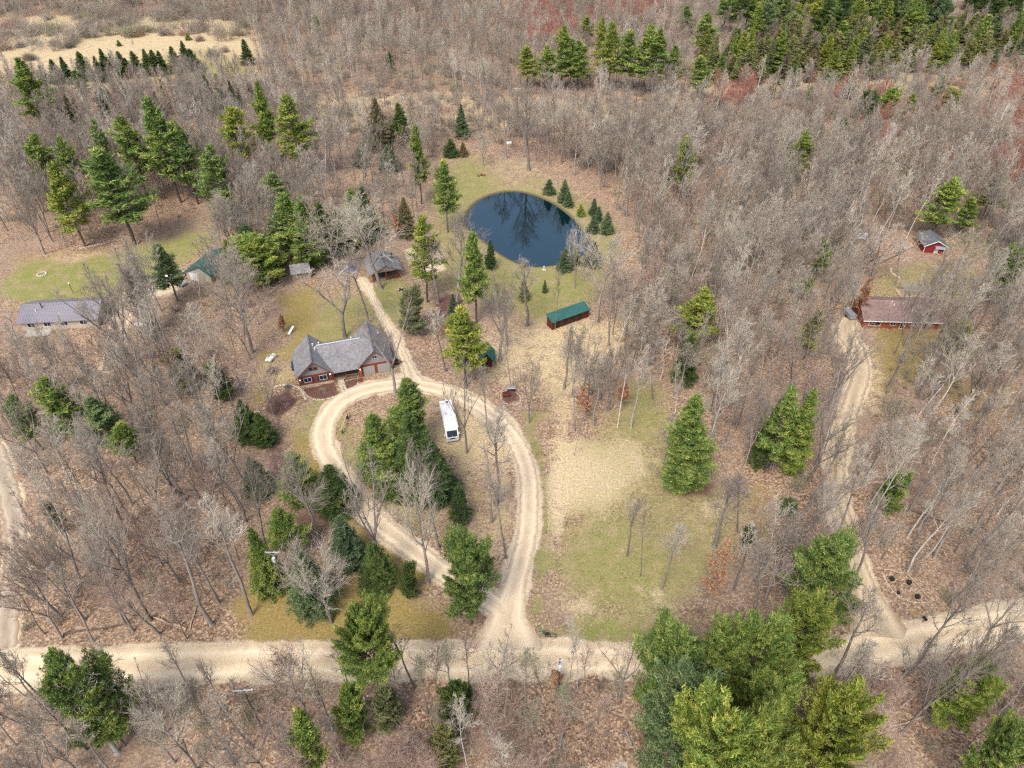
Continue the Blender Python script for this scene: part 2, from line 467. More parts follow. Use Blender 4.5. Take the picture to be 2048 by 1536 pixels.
def zone_masks(P):
    Z = np.zeros((8, len(P)))
    wob = (vnoise(P, 4, 1) - .5) * 3 + (vnoise(P, 1.3, 2) - .5) * 1.6
    for ch, wt, fe, poly in ZONES:
        q = gp(poly)
        lo = q.min(0) - fe * 2 - 3; hi = q.max(0) + fe * 2 + 3
        k = np.where((P[:, 0] > lo[0]) & (P[:, 0] < hi[0]) & (P[:, 1] > lo[1]) & (P[:, 1] < hi[1]))[0]
        if not len(k): continue
        d = sdist(P[k], q) + wob[k] * min(1, fe * .4)
        m = np.clip(d / fe * .5 + .5, 0, 1); m = m * m * (3 - 2 * m) * wt
        Z[ch, k] = np.clip(Z[ch, k] + m - Z[ch, k] * m, 0, 1)
    near = np.full(len(P), 1e9)
    for line, hw in ROADS:
        lo = line.min(0) - 8; hi = line.max(0) + 8
        k = np.where((P[:, 0] > lo[0]) & (P[:, 0] < hi[0]) & (P[:, 1] > lo[1]) & (P[:, 1] < hi[1]))[0]
        near[k] = np.minimum(near[k], ldist(P[k], line[::3]) - hw)
    k = np.where((P[:, 1] < 95))[0]
    near[k] = np.minimum(near[k], -sdist(P[k], np.vstack([ROAD_T[::4], ROAD_B[::-4]])))
    s = np.clip(1 - (near + wob * .35) / 1.3, 0, 1)
    Z[5] = np.maximum(Z[5], s * .95)
    return Z, near

def axis(spec):
    out = []
    for a, b, s in spec:
        out.append(np.arange(a, b, s))
    out.append([spec[-1][1]])
    return np.concatenate(out)
xs = axis([(-3000, -1000, 500), (-1000, -400, 100), (-400, -112, 2.2), (-112, 112, .8), (112, 400, 2.2), (400, 1000, 100), (1000, 3000, 500)])
ys = axis([(-400, 0, 60), (0, 30, 5), (30, 222, .8), (222, 540, 2.0), (540, 1000, 60), (1000, 6000, 700)])
X, Y = np.meshgrid(xs, ys)
P = np.stack([X.ravel(), Y.ravel()], 1)
Z, nearroad = zone_masks(P)
zz = np.zeros(len(P))
k = np.where((np.abs(P[:, 0]) < 60) & (P[:, 1] > 140) & (P[:, 1] < 260))[0]
pd = sdist(P[k], POND[::2])
zz[k] = np.where(pd > -1.2, -np.clip((pd + 1.2) * .32, 0, 2.0), 0)
nx, ny = len(xs), len(ys)
I = np.arange(nx * ny).reshape(ny, nx)
faces = np.stack([I[:-1, :-1], I[:-1, 1:], I[1:, 1:], I[1:, :-1]], -1).reshape(-1, 4)
ground_me = mesh_np("ground", np.stack([P[:, 0], P[:, 1], zz], 1), faces)
for nm, chs in (("za", (0, 1, 2)), ("zb", (3, 4, 5))):
    at = ground_me.attributes.new(nm, 'FLOAT_COLOR', 'POINT')
    col = np.ones((len(P), 4), dtype=np.float32)
    for i, c in enumerate(chs): col[:, i] = Z[c]
    at.data.foreach_set("color", col.ravel())

def ground_material():
    m, t, p = nt("ground_litter_and_grass")
    tc = N(t, "TexCoord").outputs["Object"]
    def att(nm):
        a = N(t, "Attribute", attribute_name=nm)
        s = N(t, "SeparateColor"); t.links.new(a.outputs["Color"], s.inputs[0]); return s.outputs
    za, zb = att("za"), att("zb")
    nbig = noise(t, tc, .045, 4, .6)
    nmid = noise(t, tc, .35, 5, .65)
    nfine = noise(t, tc, 2.2, 6, .8)
    nleaf = noise(t, tc, 6.5, 3, .7)
    nspk = noise(t, tc, 6.0, 5, .8)
    vor = N(t, "TexVoronoi"); vor.inputs["Scale"].default_value = 3.6; t.links.new(tc, vor.inputs["Vector"])
    vsep = N(t, "SeparateColor"); t.links.new(vor.outputs["Color"], vsep.inputs[0])
    # leaf litter: single fallen leaves in tan, rust and grey-brown
    litter = ramp(t, vsep.outputs[0], [(0, (.07, .045, .032)), (.25, (.19, .105, .06)), (.5, (.29, .185, .115)), (.75, (.39, .27, .18)), (1, (.62, .46, .33))])
    litter = mixc(t, ramp(t, nspk, [(.38, .6), (.5, 0.0)]), litter, (.12, .085, .062))
    litter = mixc(t, ramp(t, nspk, [(.55, 0.0), (.68, .6)]), litter, (.56, .43, .31))
    litter = mixc(t, ramp(t, nbig, [(.38, 0.0), (.62, .6)]), litter, (.26, .195, .15))
    litter = mixc(t, ramp(t, nmid, [(.45, 0.0), (.7, .35)]), litter, (.33, .215, .125))
    def msk(sock, k=.9, lo=.35, hi=.62, n=nfine):
        a = math_(t, 'SUBTRACT', n, .5); a = math_(t, 'MULTIPLY', a, k)
        b = math_(t, 'SUBTRACT', nmid, .5); b = math_(t, 'MULTIPLY', b, k * .8)
        s = math_(t, 'ADD', math_(t, 'ADD', sock, a), b)
        return ramp(t, s, [(lo, 0), (hi, 1)])
    c = litter
    olive = ramp(t, nfine, [(.25, (.17, .12, .04)), (.5, (.27, .20, .07)), (.75, (.37, .29, .13))])
    c = mixc(t, msk(za[2], .8, .3, .62), c, olive)
    straw = ramp(t, nfine, [(.2, (.26, .175, .11)), (.45, (.43, .33, .185)), (.75, (.78, .65, .41))])
    c = mixc(t, msk(za[1], 1.7, .3, .75), c, straw)
    green = ramp(t, nfine, [(.2, (.10, .125, .025)), (.5, (.185, .205, .05)), (.8, (.33, .32, .13))])
    green = mixc(t, ramp(t, nmid, [(.40, 0.0), (.60, .7)]), green, (.30, .225, .125))
    green = mixc(t, ramp(t, nleaf, [(.55, 0.0), (.72, .75)]), green, (.44, .37, .2))
    c = mixc(t, msk(za[0], 1.5, .3, .72), c, green)
    c = mixc(t, math_(t, 'MULTIPLY', msk(zb[0], 2.2, .2, 1.15), .8), c, ramp(t, nfine, [(.2, (.30, .22, .14)), (.45, (.46, .36, .235)), (.75, (.78, .65, .47))]))
    mulch = ramp(t, nfine, [(.3, (.08, .038, .03)), (.7, (.18, .10, .08))])
    c = mixc(t, msk(zb[1], .6, .35, .65), c, mulch)
    sand = ramp(t, nfine, [(.25, (.42, .33, .22)), (.7, (.64, .53, .38))])
    c = mixc(t, msk(zb[2], .7, .35, .7), c, sand)
    # wet dark bank below the water line
    sp = N(t, "SeparateXYZ"); t.links.new(tc, sp.inputs[0])
    wet = math_(t, 'MULTIPLY', sp.outputs[2], -3.0, clamp=True)
    c = mixc(t, wet, c, (.10, .08, .05))
    t.links.new(c, p.inputs["Base Color"])
    p.inputs["Roughness"].default_value = .95
    p.inputs["Specular IOR Level"].default_value = .1
    b = N(t, "Bump"); b.inputs["Strength"].default_value = .8; b.inputs["Distance"].default_value = .12
    hh = math_(t, 'ADD', nfine, math_(t, 'MULTIPLY', vor.outputs["Distance"], .6))
    t.links.new(hh, b.inputs["Height"]); t.links.new(b.outputs[0], p.inputs["Normal"])
    return m
ground_me.materials.append(ground_material())
link("ground", ground_me, kind="structure")

# ---------------------------------------------------------------- gravel sheets
def gravel(name, c1, c2, edgec, tracks=None, grass=None):
    m, t, p = nt(name)
    tc = N(t, "TexCoord").outputs["Object"]
    uv = N(t, "Attribute", attribute_name="lane").outputs["Vector"]
    s = N(t, "SeparateXYZ"); t.links.new(uv, s.inputs[0])
    mp = N(t, "Mapping"); mp.inputs["Scale"].default_value = (.12, 9, 1); t.links.new(uv, mp.inputs[0])
    streak = noise(t, mp.outputs[0], 1.0, 5, .7, .6)
    fine = noise(t, tc, 5, 5, .75)
    mid = noise(t, tc, .3, 4)
    c = ramp(t, math_(t, 'ADD', math_(t, 'MULTIPLY', streak, .6), math_(t, 'MULTIPLY', fine, .4)), [(.33, c2), (.62, c1)])
    c = mixc(t, ramp(t, mid, [(.4, 0.0), (.7, .45)]), c, tuple(x * .82 for x in c1))
    if tracks:
        tr = ramp(t, s.outputs[1], [(.0, 0.0), (.13, .1), (.2, 1.0), (.3, .1), (.5, .0), (.7, .1), (.79, 1.0), (.88, .1), (1, 0.0)])
        c = mixc(t, math_(t, 'MULTIPLY', tr, .6), c, tracks)
        mid_ = ramp(t, s.outputs[1], [(.32, 0.0), (.45, .5), (.55, .5), (.68, 0.0)])
        c = mixc(t, math_(t, 'MULTIPLY', mid_, ramp(t, mid, [(.35, .2), (.65, 1.0)])), c, tuple(x * .72 for x in c2))
    if grass:
        st = ramp(t, s.outputs[1], [(.40, 0.0), (.47, 1.0), (.55, 1.0), (.62, 0.0)])
        seg = ramp(t, math_(t, 'MULTIPLY', s.outputs[0], .01), [(.16, 0.0), (.22, 1.0), (.46, 1.0), (.52, 0.0)])
        f = math_(t, 'MULTIPLY', math_(t, 'MULTIPLY', st, seg), ramp(t, fine, [(.35, .3), (.6, 1.0)]))
        c = mixc(t, f, c, grass)
    e = ramp(t, s.outputs[1], [(0, 1.0), (.16, 0.15), (.24, 0.0), (.76, 0.0), (.84, .15), (1, 1.0)])
    e = math_(t, 'MULTIPLY', e, ramp(t, noise(t, tc, 1.1, 4), [(.3, .35), (.6, 1.0)]))
    c = mixc(t, e, c, edgec)
    t.links.new(c, p.inputs["Base Color"])
    p.inputs["Roughness"].default_value = .95; p.inputs["Specular IOR Level"].default_value = .1
    b = N(t, "Bump"); b.inputs["Strength"].default_value = .5; b.inputs["Distance"].default_value = .06
    t.links.new(streak, b.inputs["Height"]); t.links.new(b.outputs[0], p.inputs["Normal"])
    return m

def strip(name, A, B, z, mat, seed, jag=.25, nv=9):
    """sheet between two edges, its outer rims ragged"""
    n = min(len(A), len(B))
    A = A[np.linspace(0, len(A) - 1, n).astype(int)]; B = B[np.linspace(0, len(B) - 1, n).astype(int)]
    rr = np.random.RandomState(seed)
    ja = rr.randn(n) * jag; jb = rr.randn(n) * jag
    D = B - A; L = np.linalg.norm(D, axis=1)[:, None]; D = D / L
    A = A + D * ja[:, None]; B = B + D * jb[:, None]
    mid = (A + B) / 2
    u = np.concatenate([[0], np.cumsum(np.linalg.norm(np.diff(mid, axis=0), axis=1))])
    V = []; UV = []
    for j in range(nv):
        t = j / (nv - 1)
        V.append(np.column_stack([A * (1 - t) + B * t, np.full(n, z + .04 * math.sin(PI * t))]))
        UV.append(np.column_stack([u, np.full(n, t), np.zeros(n)]))
    V = np.stack(V, 1).reshape(-1, 3); UV = np.stack(UV, 1).reshape(-1, 3)
    I = np.arange(n * nv).reshape(n, nv)
    f = np.stack([I[:-1, :-1], I[:-1, 1:], I[1:, 1:], I[1:, :-1]], -1).reshape(-1, 4)
    me = mesh_np(name, V, f, [mat])
    me.attributes.new("lane", 'FLOAT_VECTOR', 'POINT').data.foreach_set("vector", UV.astype(np.float32).ravel())
    if me.polygons[0].normal.z < 0: me.flip_normals()
    return link(name, me, kind="structure")

def sweep(line, hw):
    d = np.gradient(line, axis=0); d /= np.linalg.norm(d, axis=1)[:, None]
    nrm = np.column_stack([-d[:, 1], d[:, 0]])
    hw = np.interp(np.linspace(0, 1, len(line)), *hw) if isinstance(hw, tuple) else hw
    hw = np.asarray(hw) if np.ndim(hw) else np.full(len(line), hw)
    return line + nrm * hw[:, None], line - nrm * hw[:, None]

g_road = gravel("gravel_pale_road", (.74, .60, .41), (.60, .46, .29), (.46, .36, .25), (.80, .68, .50))
g_drive = gravel("gravel_drive", (.68, .55, .385), (.50, .39, .265), (.34, .26, .17), (.76, .64, .47))
g_two = gravel("gravel_two_track", (.55, .44, .30), (.38, .30, .19), (.28, .20, .12), (.60, .49, .35), (.25, .18, .07))
g_grey = gravel("gravel_grey", (.44, .36, .27), (.28, .22, .16), (.28, .18, .11), (.50, .43, .34))
strip("road", ROAD_T, ROAD_B, .02, g_road, 1, .18, 13)
A, B = sweep(LOOP, ([0, .035, .08, .3, .5, .62, .8, 1], [6.0, 3.0, 1.75, 1.75, 2.0, 2.4, 1.9, 1.8]))
strip("driveway_loop", A, B, .034, g_drive, 2, .10)
A, B = sweep(PATH, ([0, .2, 1], [2.2, .95, .5])); strip("path", A, B, .028, g_drive, 3, .12, 5)
A, B = sweep(RDRIVE, ([0, .06, .12, .8, 1], [5.0, 2.6, 1.7, 1.9, 2.8])); strip("driveway_two_track", A, B, .034, g_two, 4, .12)
A, B = sweep(LDRIVE, 1.8); strip("driveway_grey", A, B, .034, g_grey, 5, .15)
A, B = sweep(NDRIVE, 1.6); strip("driveway_neighbour", A, B, .034, g_grey, 6, .15)

# ---------------------------------------------------------------- pond
wm, t, p = nt("pond_water")
p.inputs["Base Color"].default_value = (.001, .009, .016, 1)
p.inputs["Roughness"].default_value = .0
p.inputs["IOR"].default_value = 1.75
p.inputs["Specular Tint"].default_value = (.55, .88, 1.0, 1)
p.inputs["Specular IOR Level"].default_value = .9
tc = N(t, "TexCoord").outputs["Object"]
b = N(t, "Bump"); b.inputs["Strength"].default_value = .03; b.inputs["Distance"].default_value = .03
t.links.new(noise(t, tc, 1.1, 4), b.inputs["Height"]); t.links.new(b.outputs[0], p.inputs["Normal"])
ctr = POND.mean(0)
big = ctr + (POND - ctr) * 1.03
V = [(ctr[0], ctr[1], -.42)] + [(x, y, -.42) for x, y in big]
me = bpy.data.meshes.new("pond_water")
me.from_pydata(V, [], [(0, 1 + i, 1 + (i + 1) % len(big)) for i in range(len(big))]); me.materials.append(wm); me.update()
if me.polygons[0].normal.z < 0: me.flip_normals()
link("pond_water", me, kind="structure")

# ---------------------------------------------------------------- tree shapes
def seg_mesh(S, sides, taper_close=False):
    """S: rows p0(3) p1(3) r0 r1 -> prisms"""
    S = np.asarray(S, float)
    p0 = S[:, 0:3]; p1 = S[:, 3:6]; r0 = S[:, 6]; r1 = S[:, 7]
    d = p1 - p0; d /= np.maximum(np.linalg.norm(d, axis=1), 1e-9)[:, None]
    ref = np.where((np.abs(d[:, 2]) < .9)[:, None], np.array([[0, 0, 1.]]), np.array([[1., 0, 0]]))
    a = np.cross(d, ref); a /= np.linalg.norm(a, axis=1)[:, None]; b = np.cross(d, a)
    ang = 2 * PI * np.arange(sides) / sides
    ring = a[:, None, :] * np.cos(ang)[None, :, None] + b[:, None, :] * np.sin(ang)[None, :, None]
    v0 = p0[:, None] + ring * r0[:, None, None]; v1 = p1[:, None] + ring * r1[:, None, None]
    n = len(S)
    V = np.concatenate([v0, v1], 1).reshape(-1, 3)
    base = (np.arange(n) * 2 * sides)[:, None]
    i = np.arange(sides); j = (i + 1) % sides
    f = np.stack([i, sides + i, sides + j, j], -1)[None] + base[:, :, None]
    return V, f.reshape(-1, 4)

def nrm(v):
    return v / max(np.linalg.norm(v), 1e-9)

def bare(seed, h=20, r0=.2, fork=.45, Rr=.22, limbs=14, leaders=1, nb=6, ntw=6, ntt=2, up=.35, tw=.02, droop=0.0, lean=.03, crook=.10):
    """returns (trunk segments, crown segments)"""
    rng = np.random.RandomState(seed)
    T, C = [], []
    def jit(s): return rng.randn(3) * s
    def line(p, d, L, r, r1, n, upb, jt, out):
        pts = [p]
        for k in range(n):
            d = nrm(d + jit(jt) + np.array([0, 0, upb]))
            q = p + d * (L / n)
            ra = r + (r1 - r) * k / n; rb = r + (r1 - r) * (k + 1) / n
            out.append((*p, *q, ra, rb)); p = q; pts.append(p)
        return pts, d
    def side(d, ang):
        v = np.cross(d, jit(1)); v = nrm(v)
        return nrm(d * math.cos(ang) + v * math.sin(ang))
    def twigs(pts, d, L, n):
        for k in range(n):
            i = rng.randint(1, len(pts)); f = rng.rand()
            q = pts[i - 1] * (1 - f) + pts[i] * f
            tl = L * rng.uniform(.35, .7)
            dd = side(d, rng.uniform(.5, 1.0)) + np.array([0, 0, .25 - droop])
            pp, d2 = line(q, nrm(dd), tl, tw, tw * .55, 2, .08 - droop * .3, .16, C)
            for m_ in range(ntt):
                i2 = rng.randint(1, 3)
                line(pp[i2], nrm(side(d2, rng.uniform(.4, .9)) + np.array([0, 0, .2 - droop])), tl * rng.uniform(.4, .75), tw * .6, tw * .28, 1, 0, .05, C)
    def limb(p, d, L, r):
        pts, de = line(p, d, L, r, r * .25, 5, up * .35 - droop * .12, crook, T if r > .045 else C)
        m = max(2, int(nb * (.5 + .5 * L / (h * Rr))))
        for k in range(m):
            f = .25 + .75 * (k + rng.rand()) / m; fi = min(4.999, f * 5); i = int(fi)
            q = pts[i] * (1 - (fi - i)) + pts[i + 1] * (fi - i)
            bl = L * rng.uniform(.3, .55) * (1.15 - .5 * f)
            dd = nrm(side(nrm(pts[i + 1] - pts[i]), rng.uniform(.5, .95)) + np.array([0, 0, .15 - droop]))
            bp, bd = line(q, dd, bl, max(tw, r * .4), tw, 3, .08 - droop * .15, .13, C)
            twigs(bp, bd, max(bl, h * .035), ntw)
        twigs(pts[3:], de, L * .35, ntw)
    def leader(p, d, L, r, n, t0, nlimb):
        pts, de = line(p, d, L, r, .03, n, .04, crook * .45, T)
        az = rng.rand() * 6.28
        for k in range(nlimb):
            f = t0 + (1 - t0) * (k + rng.rand() * .8) / nlimb
            fi = min(n - .001, f * n); i = int(fi)
            q = pts[i] * (1 - (fi - i)) + pts[i + 1] * (fi - i)
            az += 2.4 + rng.uniform(-.5, .5)
            s = (f - t0) / (1 - t0)
            el = rng.uniform(.25, .6) + up * .8 + s * .3
            dd = np.array([math.cos(az) * math.cos(el), math.sin(az) * math.cos(el), math.sin(el)])
            Lm = h * Rr * (1.25 * (1 - s) ** .7 + .22) * rng.uniform(.75, 1.2)
            rr = max(.03, (r + (.03 - r) * f) * .55)
            limb(q, nrm(dd + de * .3), Lm, rr)
    p = np.zeros(3); d = nrm(np.array([rng.randn() * lean, rng.randn() * lean, 1]))
    if leaders == 1:
        leader(p, d, h, r0, 10, fork, limbs)
    else:
        fh = h * fork * .8
        pts, de = line(p, d, fh, r0, r0 * .75, 4, .03, crook * .35, T)
        az = rng.rand() * 6.28
        for k in range(leaders):
            az += 6.28 / leaders + rng.uniform(-.4, .4); s = rng.uniform(.22, .5)
            dd = nrm(np.array([math.cos(az) * s, math.sin(az) * s, 1]))
            leader(pts[-1], dd, (h - fh) * rng.uniform(.8, 1.05), r0 * .55, 6, .15, max(4, limbs // leaders + 1))
    # flare at the root
    T.append((0, 0, -.3, 0, 0, .5, r0 * 1.6, r0 * 1.05))
    return T, C

def bare_meshes(name, seed, bark, twig, **kw):
    T, C = bare(seed, **kw)
    Vt, Ft = seg_mesh(T, 6); Vc, Fc = seg_mesh(C, 3)
    return (mesh_np(name + "_trunk", Vt, Ft, [M[bark]]), mesh_np(name + "_crown", Vc, Fc, [M[twig]]), kw.get('h', 20))

def joined(name, tm, cm):
    """trunk and crown meshes in one, for the far woods"""
    def co(me):
        a = np.empty(len(me.vertices) * 3, np.float32); me.vertices.foreach_get("co", a)
        f = np.empty(len(me.loops), np.int32); me.loops.foreach_get("vertex_index", f)
        return a.reshape(-1, 3), f.reshape(-1, 4)
    va, fa = co(tm); vb, fb = co(cm)
    me = mesh_np(name, np.vstack([va, vb]), np.vstack([fa, fb + len(va)]), [tm.materials[0], cm.materials[0]], np.r_[np.zeros(len(fa)), np.ones(len(fb))])
    return me

# needles: tufts of small blades
def tufts(P, D, size, nblade, rng, wid=.15, flatness=.0):
    """P: tuft centres, D: outward directions; returns verts, tri faces, tuft ids"""
    n = len(P)
    d = np.repeat(D, nblade, 0) * .75 + rng.randn(n * nblade, 3) * np.array([.6, .6, .42 * (1 - flatness)]) + np.array([0, 0, .28])
    d /= np.linalg.norm(d, axis=1)[:, None]
    s = (size * rng.uniform(.65, 1.25, n * nblade))[:, None]
    c = np.repeat(P, nblade, 0) + rng.randn(n * nblade, 3) * size * .28
    side = np.cross(d, rng.randn(n * nblade, 3)); side /= np.linalg.norm(side, axis=1)[:, None]
    w = s * wid
    a = c - d * s * .25 - side * w; b = c - d * s * .25 + side * w; e = c + d * s * .75
    V = np.stack([a, b, e], 1).reshape(-1, 3)
    F = np.arange(n * nblade * 3).reshape(-1, 3)
    return V, F

def conifer(seed, h=22, crown0=.35, Rr=.16, whorl=.9, nper=5, prof='pine', size=.55, step=.5, nblade=7, r0=.24, gap=.25, elev=.15, sprays=2, wid=.145, round_=.0):
    rng = np.random.RandomState(seed)
    T, PP, DD, TT = [], [], [], []
    top = np.array([rng.randn() * .02 * h * .4, rng.randn() * .02 * h * .4, h])
    n = 8
    pts = [np.array([0, 0, -.3])] + [top * (k / n) + np.r_[rng.randn(2) * .08, 0] for k in range(1, n)] + [top]
    for k in range(n):
        T.append((*pts[k], *pts[k + 1], r0 * (1 - .92 * k / n), r0 * (1 - .92 * (k + 1) / n)))
    def at(z):
        f = np.clip(z / h, 0, .999) * n; i = int(f)
        return pts[i] * (1 - (f - i)) + pts[i + 1] * (f - i)
    lump = rng.rand(16) * (.7 if prof != 'round' else .95) + (.65 if prof != 'round' else .45)
    z = h * crown0
    while z < h * .985:
        s = (z / h - crown0) / (1 - crown0)       # 0 at the crown's foot, 1 at its top
        if prof == 'pine':
            R0 = h * Rr * (min(1, (1 - s) ** .62 * 1.15)) * (.7 + .3 * min(1, s * 5))
        elif prof == 'round':
            R0 = h * Rr * math.sqrt(max(.02, 1 - (1.55 * s - .55) ** 2 if s > .355 else .75 + s * .7)) * 1.0
        else:
            R0 = h * Rr * ((1 - s) ** .8 + .03) * min(1, .74 + s * 1.9)
        az0 = rng.rand() * 6.28
        m = max(3, int(round(nper * (.75 + .5 * (1 - s)))))
        for k in range(m):
            if rng.rand() < gap * (1 - s * .6): continue
            az = az0 + 6.28 * k / m + rng.uniform(-.35, .35)
            L = R0 * rng.uniform(.7, 1.2) * (lump[int(az / 6.2832 * 8) % 8 + (8 if s > .5 else 0)] if prof != 'spruce' else .82 + .3 * lump[int(az / 6.2832 * 8 + s * 5) % 16])
            el = elev + rng.uniform(-.12, .12) + (.55 * s if prof != 'spruce' else .2 * s)
            p = at(z + rng.uniform(-.3, .3) * whorl)
            d = np.array([math.cos(az) * math.cos(el), math.sin(az) * math.cos(el), math.sin(el)])
            q = p; ns = 4
            bp = [p]
            for i in range(ns):
                if prof == 'spruce': d = nrm(d + np.array([0, 0, -.10 if i < 2 else .12]))
                else: d = nrm(d + rng.randn(3) * .08 + np.array([0, 0, .05 + .05 * i - (.12 if s < .3 else 0)]))
                q2 = q + d * L / ns
                rb = .02 + .045 * (L / (h * Rr)) * (1 - s * .5)
                T.append((*q, *q2, rb * (1 - i / ns) + .012, rb * (1 - (i + 1) / ns) + .012)); q = q2; bp.append(q)
            start = .35 if prof != 'spruce' else .15
            cnt = max(2, int(L * (1 - start) / step))
            for c in range(cnt + 1):
                f = start + (1 - start) * (c + rng.rand() * .5) / (cnt + .5)
                fi = min(ns - .001, f * ns); i = int(fi)
                b0 = bp[i] * (1 - (fi - i)) + bp[i + 1] * (fi - i)
                dd = nrm(bp[i + 1] - bp[i])
                PP.append(b0); DD.append(dd); TT.append(f)
                sd = np.array([-dd[1], dd[0], 0])
                wdt = (.42 if prof != 'spruce' else .34) * L * (1 - abs(f - .5) * .9) * (1.05 - .4 * f)
                ns2 = max(1, int(wdt / step)) if sprays else 0
                for sg in (-1, 1):
                    for j in range(ns2):
                        o = (j + .6 + rng.rand() * .4) * step
                        if o > wdt * 1.15: break
                        dq = nrm(dd * .6 + sd * sg)
                        PP.append(b0 + dq * o + np.array([0, 0, rng.randn() * .06 * step * 2 + (.12 * o if prof != 'spruce' else -.1 * o)]))
                        DD.append(dq); TT.append(min(1, f + .15))
        z += whorl * (1 - .35 * s) * rng.uniform(.8, 1.2)
    for k in range(5):
        PP.append(top - np.array([0, 0, k * .25])); DD.append(np.array([0, 0, 1.])); TT.append(1)
    PP = np.array(PP); DD = np.array(DD); TT = np.array(TT)
    V, F = tufts(PP, DD, size, nblade, rng, wid)
    tid = np.clip(.28 + .35 * TT + rng.randn(len(PP)) * .16, 0, 1)  # outer tufts lighter: new growth, and top light put into the colour
    # neighbouring sprays share a tint, so that the crown breaks into lighter and darker lobes, light and shade put into the needle colour
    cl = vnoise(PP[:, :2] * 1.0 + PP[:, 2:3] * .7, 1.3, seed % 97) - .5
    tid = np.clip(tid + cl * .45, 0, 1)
    return T, V, F, np.repeat(tid, nblade * 3)

def conifer_meshes(name, seed, needle, bark='bark_pine', **kw):
    T, V, F, tid = conifer(seed, **kw)
    Vt, Ft = seg_mesh(T, 5)
    tm = mesh_np(name + "_trunk", Vt, Ft, [M[bark]])
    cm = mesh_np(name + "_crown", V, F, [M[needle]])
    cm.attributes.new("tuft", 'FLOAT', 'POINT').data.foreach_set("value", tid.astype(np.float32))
    return (tm, cm, kw.get('h', 22))

import time
_t0 = time.time()
BARE = {   # leafless trees by habit
 'tall': [bare_meshes("tall%d" % i, 10 + i, 'bark', 'tw_grey', h=20, r0=.23, fork=.50, Rr=.17, limbs=15, nb=6, ntw=5, ntt=2, up=.5) for i in range(4)],
 'vase': [bare_meshes("vase%d" % i, 30 + i, 'bark', 'tw_grey', h=20, r0=.28, fork=.38, Rr=.20, limbs=17, leaders=3 + i % 2, nb=5, ntw=5, ntt=2, up=.45) for i in range(3)],
 'wide': [bare_meshes("wide%d" % i, 50 + i, 'bark', 'tw_grey', h=18, r0=.32, fork=.30, Rr=.30, limbs=15, leaders=1 + 2 * (i % 2), nb=8, ntw=6, ntt=2, up=.30) for i in range(3)],
 'bushy': [bare_meshes("bushy%d" % i, 60 + i, 'bark', 'tw_pink', h=12, r0=.17, fork=.24, Rr=.36, limbs=18, leaders=1 + 2 * (i % 2), nb=8, ntw=6, ntt=2, up=.45, tw=.018) for i in range(3)],
 'thin': [bare_meshes("thin%d" % i, 70 + i, 'bark', 'tw_grey', h=15, r0=.11, fork=.42, Rr=.13, limbs=11, nb=4, ntw=4, ntt=2, up=.55) for i in range(3)],
 'birch': [bare_meshes("birch%d" % i, 90 + i, 'bark_white', 'tw_pale', h=20, r0=.16, fork=.5, Rr=.17, limbs=13, nb=6, ntw=5, ntt=2, up=.45, crook=.16) for i in range(3)],
 'snag': [bare_meshes("snag%d" % i, 110 + i, 'bark_white', 'tw_pale', h=18, r0=.17, fork=.55, Rr=.2, limbs=6, leaders=2, nb=3, ntw=1, ntt=0, up=.5, crook=.2, tw=.03) for i in range(2)],
}
FAR = {   # lighter versions for the woods beyond
 'tall': [bare_meshes("far_tall%d" % i, 210 + i, 'bark', 'tw_grey', h=20, r0=.17, fork=.42, Rr=.22, limbs=14, nb=5, ntw=4, ntt=1, up=.5, tw=.034) for i in range(3)],
 'vase': [bare_meshes("far_vase%d" % i, 230 + i, 'bark', 'tw_grey', h=20, r0=.2, fork=.32, Rr=.25, limbs=15, leaders=3, nb=5, ntw=4, ntt=1, up=.45, tw=.034) for i in range(2)],
 'pale': [bare_meshes("far_pale%d" % i, 240 + i, 'bark_white', 'tw_pale', h=20, r0=.16, fork=.42, Rr=.18, limbs=12, nb=5, ntw=4, ntt=1, up=.5, tw=.034) for i in range(2)],
 'red': [bare_meshes("far_red", 250, 'bark', 'tw_red', h=17, r0=.15, fork=.32, Rr=.25, limbs=14, nb=5, ntw=4, ntt=1, up=.5, tw=.034)],
 'pink': [bare_meshes("far_pink%d" % i, 255 + i, 'bark', 'tw_pink', h=18, r0=.15, fork=.34, Rr=.25, limbs=14, nb=5, ntw=4, ntt=1, up=.5, tw=.034) for i in range(2)],
 'olive': [bare_meshes("far_olive", 260, 'bark', 'tw_olive', h=14, r0=.12, fork=.25, Rr=.24, limbs=13, leaders=3, nb=4, ntw=4, ntt=1, up=.5, tw=.034)],
 'thin': [bare_meshes("far_thin%d" % i, 265 + i, 'bark', 'tw_grey', h=15, r0=.10, fork=.4, Rr=.14, limbs=9, nb=3, ntw=4, ntt=1, up=.5, tw=.03) for i in range(2)],
}
